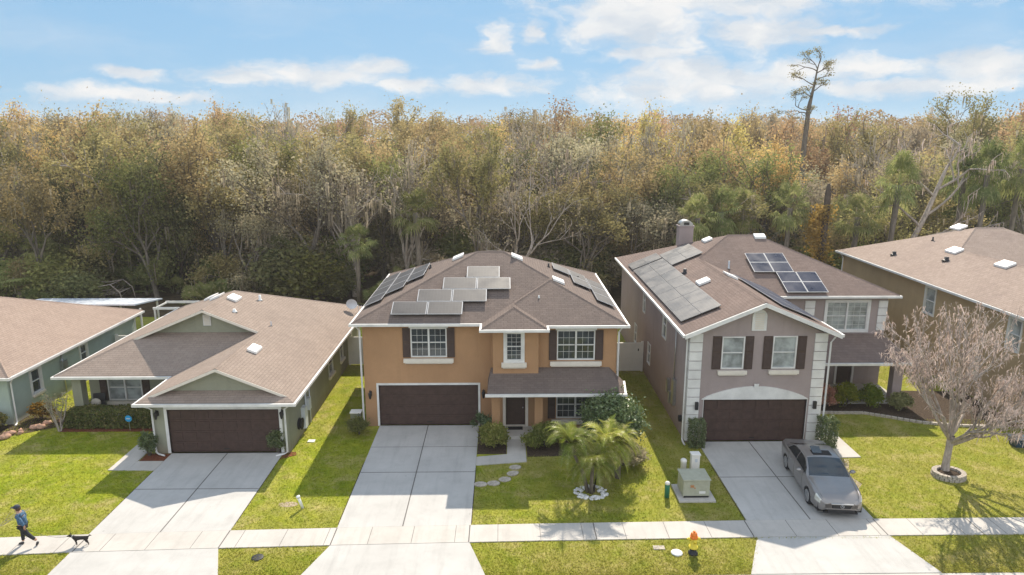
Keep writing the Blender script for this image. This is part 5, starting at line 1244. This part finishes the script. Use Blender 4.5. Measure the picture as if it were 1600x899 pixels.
# stone edging of the mauve bed
ed = world_thing('bed_edging', 'curved low pale edging along the bed before the mauve porch', 'edging', (18.5, 33, 0))
m = MB(); E_ = [(16.0, 33.08), (17.2, 33.02), (18.5, 32.98), (19.6, 32.4), (20.8, 31.75), (22.5, 31.35), (24.5, 31.2)]
for (a, b) in zip(E_, E_[1:]):
    nseg = 5
    for k in range(nseg):
        p0 = Vector((*a, 0)).lerp(Vector((*b, 0)), k/nseg+.01); p1 = Vector((*a, 0)).lerp(Vector((*b, 0)), (k+1)/nseg-.01); sd = (p1-p0).cross(Vector((0, 0, 1))).normalized()*.07
        m.prism([tuple(p0-sd), tuple(p1-sd), tuple(p1+sd), tuple(p0+sd)], (0, 0, .12))
m.build('edging_block', MT['stone'], ed)
# porch chairs of the sage house
def pchair(label, x, y, rz):
    t = thing('porch_chair', label, 'chair', (x, y, .1), rz, 'black porch chairs'); 
    m = MB(); m.box(-.28, .28, -.27, .27, .36, .40); m.build('seat', MT['dark'], t)
    m = MB(); m.prism([(-.28, .24, .4), (.28, .24, .4), (.28, .29, .4), (-.28, .29, .4)], (0, .16, .55)); m.build('backrest', MT['dark'], t)
    for sx in (-1, 1):
        m = MB(); m.tube([(sx*.3, -.25, 0), (sx*.3, -.25, .58), (sx*.3, -.1, .64), (sx*.3, .3, .6)], .022, 6); m.build('armrest', MT['dark'], t)
        m = MB(); m.tube([(sx*.27, .27, 0), (sx*.27, .26, .4)], .02, 6); m.build('leg', MT['dark'], t)
    return t
c1_ = pchair('black porch chair with a white cushion left of the sage window', -20.7, 33.3, .2); pchair('black curved porch chair right of the sage window', -18.4, 33.3, -.5)
cu = thing('cushion', 'white patterned cushion on the left porch chair', 'cushion', (-20.7, 33.2, .5), .2); m = MB(); m.ball((0, .02, .24), (.24, .09, .22), 12); m.build('cover', MT['cream'], cu)

# =================================================================== car
def car():
    t = thing('parked_sedan', 'dusty grey four-door sedan with tilted sunroof parked on the mauve driveway', 'car', (12.85, 25.62, .03), R(-90)-R(6))
    X = np.array([-2.46, -2.38, -2.15, -1.75, -1.35, -.95, -.4, .2, .65, 1.02, 1.35, 1.8, 2.15, 2.36, 2.46])
    w = np.array([.66, .80, .885, .92, .925, .925, .925, .925, .925, .922, .915, .90, .85, .76, .60])
    zb = np.array([.70, .86, .95, .965, .955, .94, .93, .92, .91, .90, .87, .81, .73, .65, .56])
    zt = np.array([.74, .93, 1.03, 1.07, 1.23, 1.37, 1.44, 1.425, 1.22, 1.0, .96, .90, .83, .72, .62])
    gy = np.array([.6, .72, .76, .78, .74, .68, .655, .66, .72, .79, .77, .74, .70, .62, .5])
    gz = np.array([.72, .91, 1.005, 1.05, 1.20, 1.33, 1.385, 1.37, 1.20, .97, .935, .875, .80, .70, .60])
    zs = np.array([.42, .30, .24, .22, .21, .2, .2, .2, .2, .2, .21, .22, .24, .27, .36])
    def ci(xs, Y):
        m_ = np.gradient(Y, X); i = np.clip(np.searchsorted(X, xs)-1, 0, len(X)-2); h = X[i+1]-X[i]; u = (xs-X[i])/h
        lin = Y[i]*(1-u)+Y[i+1]*u
        cu_ = (2*u**3-3*u**2+1)*Y[i]+(u**3-2*u**2+u)*h*m_[i]+(-2*u**3+3*u**2)*Y[i+1]+(u**3-u**2)*h*m_[i+1]
        return .5*lin+.5*cu_
    NX, NV = 150, 64; xs = np.linspace(X[0], X[-1], NX); q = [ci(xs, a) for a in (w, zb, zt, gy, gz, zs)]
    G_ = np.zeros((NX, NV, 3))
    for i in range(NX):
        W_, B_, T_, Y_, Z_, S_ = [a[i] for a in q]
        prof = np.array([(W_*.86, S_), (W_*.97, S_+.05), (W_*.995, S_+.22), (W_*1.0, B_-.16), (W_*.975, B_), (W_*.935, B_+.035), ((W_*.935+Y_)/2+.02, (B_+.035+Z_)/2), (Y_+.02, Z_-.02), (Y_-.07, Z_+.02), (Y_*.5, T_-.008), (0, T_)])
        s_ = np.linspace(0, len(prof)-1, NV); k = np.clip(s_.astype(int), 0, len(prof)-2); u = (s_-k)[:, None]
        P0 = prof[np.clip(k-1, 0, None)]; P1 = prof[k]; P2 = prof[k+1]; P3 = prof[np.clip(k+2, None, len(prof)-1)]
        C = .5*((2*P1)+(-P0+P2)*u+(2*P0-5*P1+4*P2-P3)*u**2+(-P0+3*P1-3*P2+P3)*u**3)*.6+(P1*(1-u)+P2*u)*.4
        nose = 0
        G_[i, :, 0] = xs[i]; G_[i, :, 1] = C[:, 0]; G_[i, :, 2] = C[:, 1]
        if xs[i] > 1.9: G_[i, :, 0] -= 0
    parts = {k: MB() for k in ('body', 'glass', 'side', 'rear', 'head', 'tail', 'grille', 'intake', 'roofglass')}
    sv = np.linspace(0, 10, NV)
    WH = ((1.42, .335), (-1.40, .335))
    for sg in (1, -1):
        buckets = {k: [] for k in parts}
        for i in range(NX-1):
            for j in range(NV-1):
                c = (G_[i, j]+G_[i+1, j+1])/2; x, y, z = c; v = (sv[j]+sv[j+1])/2
                if any((x-wx)**2+(z-wz)**2 < .36**2 and v < 5 for wx, wz in WH): continue
                key = 'body'
                if v > 7.6 and .26 < x < 1.03: key = 'glass'
                elif v > 7.6 and -1.62 < x < -1.0: key = 'rear'
                elif 5.2 < v < 6.9 and -1.5 < x < .92 and abs(x+.3) > .035 and not (x > .45 and z > 1.37-(x-.45)*.95) and not (x < -1.0 and z > 1.33-(-1.0-x)*.8): key = 'side'
                elif 2.7 < v < 5.6 and 2.06 < x < 2.36 and z > .56: key = 'head'
                elif 3.0 < v < 5.4 and x < -2.2: key = 'tail'
                buckets[key].append((i, j))
        for key, lst in buckets.items():
            if not lst: continue
            vs = {}; V_ = []; F_ = []
            for (i, j) in lst:
                f = []
                for a in ((i, j), (i+1, j), (i+1, j+1), (i, j+1)):
                    if a not in vs: vs[a] = len(V_); V_.append((G_[a][0], sg*G_[a][1], G_[a][2]))
                    f.append(vs[a])
                F_.append(tuple(f if sg < 0 else f[::-1]))
            if key in ('side', 'head', 'tail'):
                m = MB(); m.add(V_, F_, True); m.build({'side': 'side_window', 'head': 'headlight', 'tail': 'tail_light'}[key], MTc[key], t)
            else: parts[key].add(V_, F_, True)
    # nose and tail caps
    for i in (0, NX-1):
        pts = [(G_[i, j, 0], G_[i, j, 1], G_[i, j, 2]) for j in range(NV)]+[(G_[i, j, 0], -G_[i, j, 1], G_[i, j, 2]) for j in range(NV-2, -1, -1)]
        parts['body'].poly(pts)
    body = parts['body'].build('body', MTc['paint'], t)
    parts['glass'].build('windscreen', MTc['side'], t); parts['rear'].build('rear_window', MTc['side'], t)
    m = MB(); m.box(-2.3, 2.3, -.8, .8, .2, .5); m.build('underbody', MT['dark'], t)
    # seams: bonnet shut lines and door gaps
    m = MB()
    for sg in (1, -1):
        for x in (-.3, .72, -1.05):
            col_ = [G_[int((x-X[0])/(X[-1]-X[0])*(NX-1)), j] for j in range(NV) if .3 < sv[j] < 5.3]
            m.tube([(c[0], sg*(c[1]+.001), c[2]) for c in col_[::4]], .005, 4)
        pts = []
        for x in np.linspace(1.08, 2.3, 12):
            i = int((x-X[0])/(X[-1]-X[0])*(NX-1)); j = int(NV*.72); pts.append((x, sg*(G_[i, j, 1]-.02), G_[i, j, 2]+.002))
        m.tube(pts, .006, 4)
    m.build('panel_gaps', MT['dark'], body)
    m = MB(); m.add([(2.30, -.42, .60), (2.30, .42, .60), (2.40, .36, .42), (2.40, -.36, .42), (2.52, -.38, .60), (2.52, .38, .60), (2.53, .30, .45), (2.53, -.30, .45)], [(4, 5, 6, 7), (0, 1, 5, 4), (3, 7, 6, 2), (0, 4, 7, 3), (1, 2, 6, 5)]); gr = m.build('grille', MT['dark'], t, .01)
    m = MB(); m.box(2.50, 2.545, -.40, .40, .595, .64); m.build('chrome_bar', MT['steel'], gr, .01)
    m = MB(); m.tube([(2.545+.0, .07*math.cos(a), .53+.055*math.sin(a)) for a in np.linspace(0, 2*math.pi, 16)], .009, 5)
    m.tube([(2.548, -.035, .49), (2.548, -.008, .57)], .008, 5); m.tube([(2.548, .035, .49), (2.548, .008, .57)], .008, 5); m.build('emblem', MT['steel'], gr)
    m = MB(); m.box(2.38, 2.485, -.5, .5, .26, .36); m.build('lower_intake', MT['dark'], t, .02)
    m = MB(); m.box(2.33, 2.47, -.62, .62, .20, .255); m.build('front_lip', MT['dark'], t, .02)
    for sg in (1, -1):
        m = MB(); m.ball((.62, sg*1.03, 1.0), (.085, .12, .075), 12); m.tube([(.68, sg*.88, .95), (.64, sg*.98, .98)], .03, 6); m.build('mirror', MTc['paint'], t)
        for x in (.2, -.75):
            m = MB(); m.tube([(x-.09, sg*.945, .82), (x+.09, sg*.945, .82)], .016, 6); m.build('door_handle', MT['steel'], t)
        for wx, wz in WH:
            m = MB(); m.M = Matrix.Translation((wx, sg*.80, wz)) @ Matrix.Rotation(R(90), 4, 'X')
            m.lathe([(.0, -.11), (.30, -.11), (.335, -.08), (.335, .08), (.30, .11), (.24, .115), (.0, .06)], (0, 0, 0), 28); wt = m.build('wheel', MT['black'], t)
            m = MB(); m.M = Matrix.Translation((wx, sg*.915, wz)) @ Matrix.Rotation(R(90), 4, 'X')
            m.lathe([(.225, -.02), (.24, .0), (.225, .012), (.2, -.01)], (0, 0, 0), 28)
            for k in range(7):
                a = 2*math.pi*k/7; ca, sa = math.cos(a), math.sin(a)
                m.prism([(ca*.04-sa*.03, sa*.04+ca*.03, -.01), (ca*.04+sa*.03, sa*.04-ca*.03, -.01), (ca*.21+sa*.022, sa*.21-ca*.022, -.01), (ca*.21-sa*.022, sa*.21+ca*.022, -.01)], (0, 0, .02))
            m.lathe([(.055, -.01), (.055, .015), (0, .02)], (0, 0, 0), 12); m.build('rim', MT['steel'], wt)
            m = MB(); m.M = Matrix.Translation((wx, sg*.62, wz)) @ Matrix.Rotation(R(90), 4, 'X'); m.lathe([(.37, -.1), (.37, .1), (.0, .1)], (0, 0, 0), 24); m.build('wheel_well', MT['black'], t)
    # sunroof: dark opening and tilted glass
    m = MB(); m.box(-.28, .12, -.36, .36, 1.425, 1.452); m.build('sunroof_opening', MT['black'], t)
    m = MB(); m.add([(.05, -.36, 1.457), (.05, .36, 1.457), (-.36, .36, 1.56), (-.36, -.36, 1.56), (.05, -.36, 1.472), (.05, .36, 1.472), (-.36, .36, 1.575), (-.36, -.36, 1.575)], [(0, 3, 2, 1), (4, 5, 6, 7), (0, 1, 5, 4), (2, 3, 7, 6), (1, 2, 6, 5), (0, 4, 7, 3)])
    m.v = [(x-.02, y*.5+.18*0-.17, z) for x, y, z in m.v]; m.build('sunroof_panel', MTc['side'], t)
    return t
MTc = {'paint': M_plain('grey metallic paint', (.26, .24, .228), .3, .05, 2, .5, .45, .7), 'side': M_glass('car glass', (.02, .026, .028), .05, .9), 'head': M_plain('headlight lens', (.62, .60, .52), .12, .2, 8, .8, .2, 1), 'tail': M_plain('tail light', (.3, .02, .015), .2, .1, 5, .6, 0, 1)}
car()

# =================================================================== person and dog
def skin(name, mat, pts, edges, parent, sub=2, root=0):
    me = bpy.data.meshes.new(name); me.from_pydata([p[:3] for p in pts], edges, []); o = bpy.data.objects.new(name, me); col.objects.link(o)
    if parent is not None: o.parent = parent
    mo = o.modifiers.new('skin', 'SKIN'); mo.use_smooth_shade = True
    if not me.skin_vertices: me.skin_vertices.new()
    sv_ = me.skin_vertices[0].data
    for i, p in enumerate(pts):
        r_ = p[3] if len(p) > 3 else .03; sv_[i].radius = r_ if isinstance(r_, tuple) else (r_, r_); sv_[i].use_root = (i == root)
    sb = o.modifiers.new('sub', 'SUBSURF'); sb.levels = sb.render_levels = sub
    me.materials.append(mat); return o
MP = {'skin': M_plain('skin', (.45, .26, .18), .6, .05), 'denim': M_plain('denim', (.065, .13, .21), .9, .5, 22), 'legging': M_plain('leggings', (.022, .024, .03), .8, .2, 10), 'shoe': M_plain('shoe', (.04, .04, .045), .7), 'cap': M_plain('cap', (.035, .04, .06), .8), 'hair': M_plain('hair', (.10, .06, .035), .8, .3, 30), 'dog': M_plain('dog coat', (.02, .016, .015), .75, .3, 12), 'tan': M_plain('dog tan', (.30, .16, .08), .8)}
# local frame: walks towards -X (heading), y left/right, z up; height about 1.5
pr = thing('person', 'person walking left in blue denim jacket, cap and black leggings', 'person', (-16.75, 21.86, .034), R(8))
k_ = .96
pts = [(0, 0, .80, .115), (-.01, 0, .98, (.10, .12)), (-.03, 0, 1.15, (.10, .13)), (-.05, 0, 1.26, .07), (-.07, 0, 1.33, .048), (-.10, 0, 1.42, .085), (-.115, 0, 1.47, .08),
       (-.02, .08, .76, .10), (-.10, .085, .45, .07), (-.12, .08, .10, .042), (-.02, -.08, .76, .10), (.14, -.085, .46, .07), (.40, -.085, .19, .045),
       (-.04, .17, 1.20, .055), (-.02, .22, .98, .042), (-.14, .20, .80, .034), (-.04, -.17, 1.20, .055), (.10, -.23, 1.0, .042), (.17, -.22, .80, .034)]
edges = [(0, 1), (1, 2), (2, 3), (3, 4), (4, 5), (5, 6), (0, 7), (7, 8), (8, 9), (0, 10), (10, 11), (11, 12), (3, 13), (13, 14), (14, 15), (3, 16), (16, 17), (17, 18)]
body = skin('body', MP['skin'], pts, edges, pr)
jk = [(0, 0, .76, .15), (0, 0, .88, .16), (-.01, 0, 1.0, (.155, .17)), (-.03, 0, 1.13, (.15, .175)), (-.05, 0, 1.25, .10), (-.04, .175, 1.19, .075), (-.01, .235, .98, .06), (-.11, .215, .85, .05), (-.04, -.175, 1.19, .075), (.11, -.245, 1.0, .06), (.16, -.235, .86, .05)]
skin('jacket', MP['denim'], jk, [(0, 1), (1, 2), (2, 3), (3, 4), (4, 5), (5, 6), (6, 7), (4, 8), (8, 9), (9, 10)], pr)
lg = [(0, 0, .82, .125), (-.02, .085, .74, .108), (-.10, .087, .45, .078), (-.12, .08, .13, .052), (-.02, -.085, .74, .108), (.14, -.087, .46, .078), (.37, -.085, .22, .053)]
skin('leggings', MP['legging'], lg, [(0, 1), (1, 2), (2, 3), (0, 4), (4, 5), (5, 6)], pr)
skin('shoe', MP['shoe'], [(-.10, .08, .05, .05), (-.2, .08, .035, .045), (-.28, .08, .03, .03)], [(0, 1), (1, 2)], pr)
skin('shoe', MP['shoe'], [(.43, -.085, .15, .05), (.40, -.085, .05, .045), (.35, -.085, .0, .03)], [(0, 1), (1, 2)], pr)
m = MB(); m.ball((-.10, 0, 1.485), (.108, .10, .075), 14); m.ball((-.21, 0, 1.47), (.085, .075, .014), 10); m.build('cap', MP['cap'], pr)
m = MB(); m.ball((-.065, 0, 1.42), (.085, .094, .095), 12); m.build('hair', MP['hair'], pr)
m = MB(); m.ball((-.185, .03, 1.435), .010, 6); m.ball((-.185, -.03, 1.435), .010, 6); m.build('eyes', MT['dark'], pr)
m = MB(); m.ball((-.20, 0, 1.41), (.018, .012, .02), 6); m.ball((-.188, 0, 1.375), (.006, .022, .005), 6); m.build('face_features', MP['skin'], pr)
for (hx_, hy_, hz_) in ((-.14, .20, .80), (.17, -.22, .80)):
    sd = 1 if hy_ > 0 else -1
    P_ = [(hx_, hy_, hz_, .026), (hx_-.015, hy_, hz_-.05, (.03, .018))]; E2 = [(0, 1)]
    for f_ in range(4):
        b_ = len(P_); P_ += [(hx_-.035+f_*.016, hy_-sd*.004, hz_-.085, .0085), (hx_-.04+f_*.016, hy_-sd*.018, hz_-.105-.006*(f_ in (1, 2)), .008), (hx_-.037+f_*.016, hy_-sd*.035, hz_-.112, .007)]
        E2 += [(1, b_), (b_, b_+1), (b_+1, b_+2)]
    b_ = len(P_); P_ += [(hx_-.045, hy_-sd*.012, hz_-.05, .009), (hx_-.055, hy_-sd*.028, hz_-.075, .008)]; E2 += [(0, b_), (b_, b_+1)]
    skin('hand', MP['skin'], P_, E2, pr, 1)
dg = thing('dog', 'small black dog trotting on a leash behind the walking person', 'dog', (-14.82, 21.85, .034), R(5))
dp = [(0, 0, .27, (.075, .07)), (-.13, 0, .27, (.085, .075)), (-.22, 0, .30, .06), (-.29, 0, .36, .048), (-.345, 0, .375, .05), (-.42, 0, .355, .024), (-.455, 0, .35, .018),
      (.13, 0, .265, .068), (.20, 0, .27, .06), (.27, 0, .32, .02), (.33, 0, .35, .014), (.37, 0, .33, .010),
      (-.16, .05, .20, .035), (-.19, .055, .11, .02), (-.22, .055, .015, .018), (-.16, -.05, .20, .035), (-.12, -.055, .11, .02), (-.13, -.055, .015, .018),
      (.18, .05, .20, .045), (.14, .055, .15, .028), (.20, .055, .09, .018), (.17, .055, .015, .017), (.18, -.05, .20, .045), (.20, -.055, .14, .028), (.27, -.055, .10, .018), (.26, -.055, .015, .017)]
de = [(0, 1), (1, 2), (2, 3), (3, 4), (4, 5), (5, 6), (0, 7), (7, 8), (8, 9), (9, 10), (10, 11), (1, 12), (12, 13), (13, 14), (1, 15), (15, 16), (16, 17), (8, 18), (18, 19), (19, 20), (20, 21), (8, 22), (22, 23), (23, 24), (24, 25)]
skin('body', MP['dog'], dp, de, dg)
for sg in (1, -1):
    m = MB(); m.ball((-.325, sg*.045, .415), (.02, .012, .035), 8); m.build('ear', MP['dog'], dg)
m = MB(); m.tube([(-.255+.0, .055*math.cos(a), .335+.05*math.sin(a)) for a in np.linspace(0, 6.283, 14)], .009, 5); m.build('collar', MT['white'], dg)
le = MB(); A_ = Vector((-14.82-.25, 21.83, .38)); B_ = Vector((-16.75+.19, 21.66, .80))
le.tube([tuple(A_.lerp(B_, k/8)+Vector((0, 0, -.16*math.sin(math.pi*k/8)))) for k in range(9)], .006, 5)
tag(le.build('leash', MT['dark']), 'thin leash running from the dog to the walking person', 'leash')

# =================================================================== grass blades
def grass():
    g = np.random.default_rng(77); 
    N = 520000
    X_ = g.uniform(-31, 31, N); u = g.random(N)**1.6; Y_ = 19.92+u*24
    keep = np.ones(N, bool)
    def ex(x0, x1, y0, y1):
        keep[(X_ > x0) & (X_ < x1) & (Y_ > y0) & (Y_ < y1)] = False
    for x0, x1, y0, y1 in ((-14.97, -9.93, 22, 30), (-6.12, -1.2, 22, 33), (9.03, 13.87, 22, 30), (-16.97, -16.08, 27.33, 31), (-16.2, -14.9, 27.3, 29),
                           (-1.25, 1.02, 27.75, 30.5), (14.83, 15.92, 28.1, 34.3), (-15.66, -9.64, 28.9, 45), (-21.5, -9.64, 31.3, 45), (-6.76, 5.41, 31.3, 43), (-1, 6.0, 28.5, 32), (8.44, 14.7, 29.7, 48), (14, 21.4, 33, 48),
                           (25.6, 40, 29, 52), (-40, -24.2, 32, 44.6), (6.85, 8.3, 24.4, 25.75), (-28, -24.2, 29.2, 33), (19.5, 26, 32.2, 37)): ex(x0, x1, y0, y1)
    sf = np.interp(X_, SWX, SWE); keep &= ~((Y_ > sf-1.08) & (Y_ < sf+.02))
    # aprons widen towards the street
    for (x0, x1), (a0, a1) in (((-14.95, -9.95), (-14.95, -9.3)), ((-6.1, -1.22), (-6.7, -.6)), ((9.05, 13.85), (8.1, 14.4))):
        tt = (21.8-Y_)/(21.8-19.92); keep &= ~((Y_ < 21.9) & (X_ > x0+(a0-x0)*tt) & (X_ < x1+(a1-x1)*tt))
    keep &= ~(((X_-18.72)/.7)**2+((Y_-26.4)/.6)**2 < 1); keep &= ~(((X_-3.5)/.62)**2+((Y_-25.2)/.55)**2 < 1)
    X_, Y_ = X_[keep], Y_[keep]; n = len(X_)
    th = g.uniform(0, 2*np.pi, n); w_ = g.uniform(.006, .016, n)*(.6+.4*Y_/22); h = g.uniform(.02, .055, n); ln = g.normal(size=(n, 2))*.03
    dx, dy = np.cos(th)*w_, np.sin(th)*w_
    z = np.zeros(n)
    Q = np.stack([np.stack([X_-dx, Y_-dy, z], 1), np.stack([X_+dx, Y_+dy, z], 1), np.stack([X_+dx*.4+ln[:, 0], Y_+dy*.4+ln[:, 1], h], 1), np.stack([X_-dx*.6+ln[:, 0], Y_-dy*.6+ln[:, 1], h*.9], 1)], 1)
    o = quads('grass', Q, MT['blade']); tag(o, 'short lawn grass blades around the driveways', 'grass', None, 'stuff')
grass()
hz = bpy.data.materials.new('haze'); hz.use_nodes = True; hz.node_tree.nodes.clear(); t = NT(hz.node_tree)
pv = t.node('ShaderNodeVolumePrincipled'); pv.inputs['Color'].default_value = (1, .97, .93, 1); pv.inputs['Density'].default_value = .0004; pv.inputs['Anisotropy'].default_value = .25
t.l.new(pv.outputs[0], t.node('ShaderNodeOutputMaterial').inputs['Volume'])
m = MB(); m.box(-520, 520, -110, 910, -1, 27); tag(m.build('haze', hz), 'thin warm air over the wood and houses', 'haze', None, 'stuff')
scene.render.engine = 'CYCLES'
scene.cycles.max_bounces = 6; scene.cycles.diffuse_bounces = 3; scene.cycles.transparent_max_bounces = 8
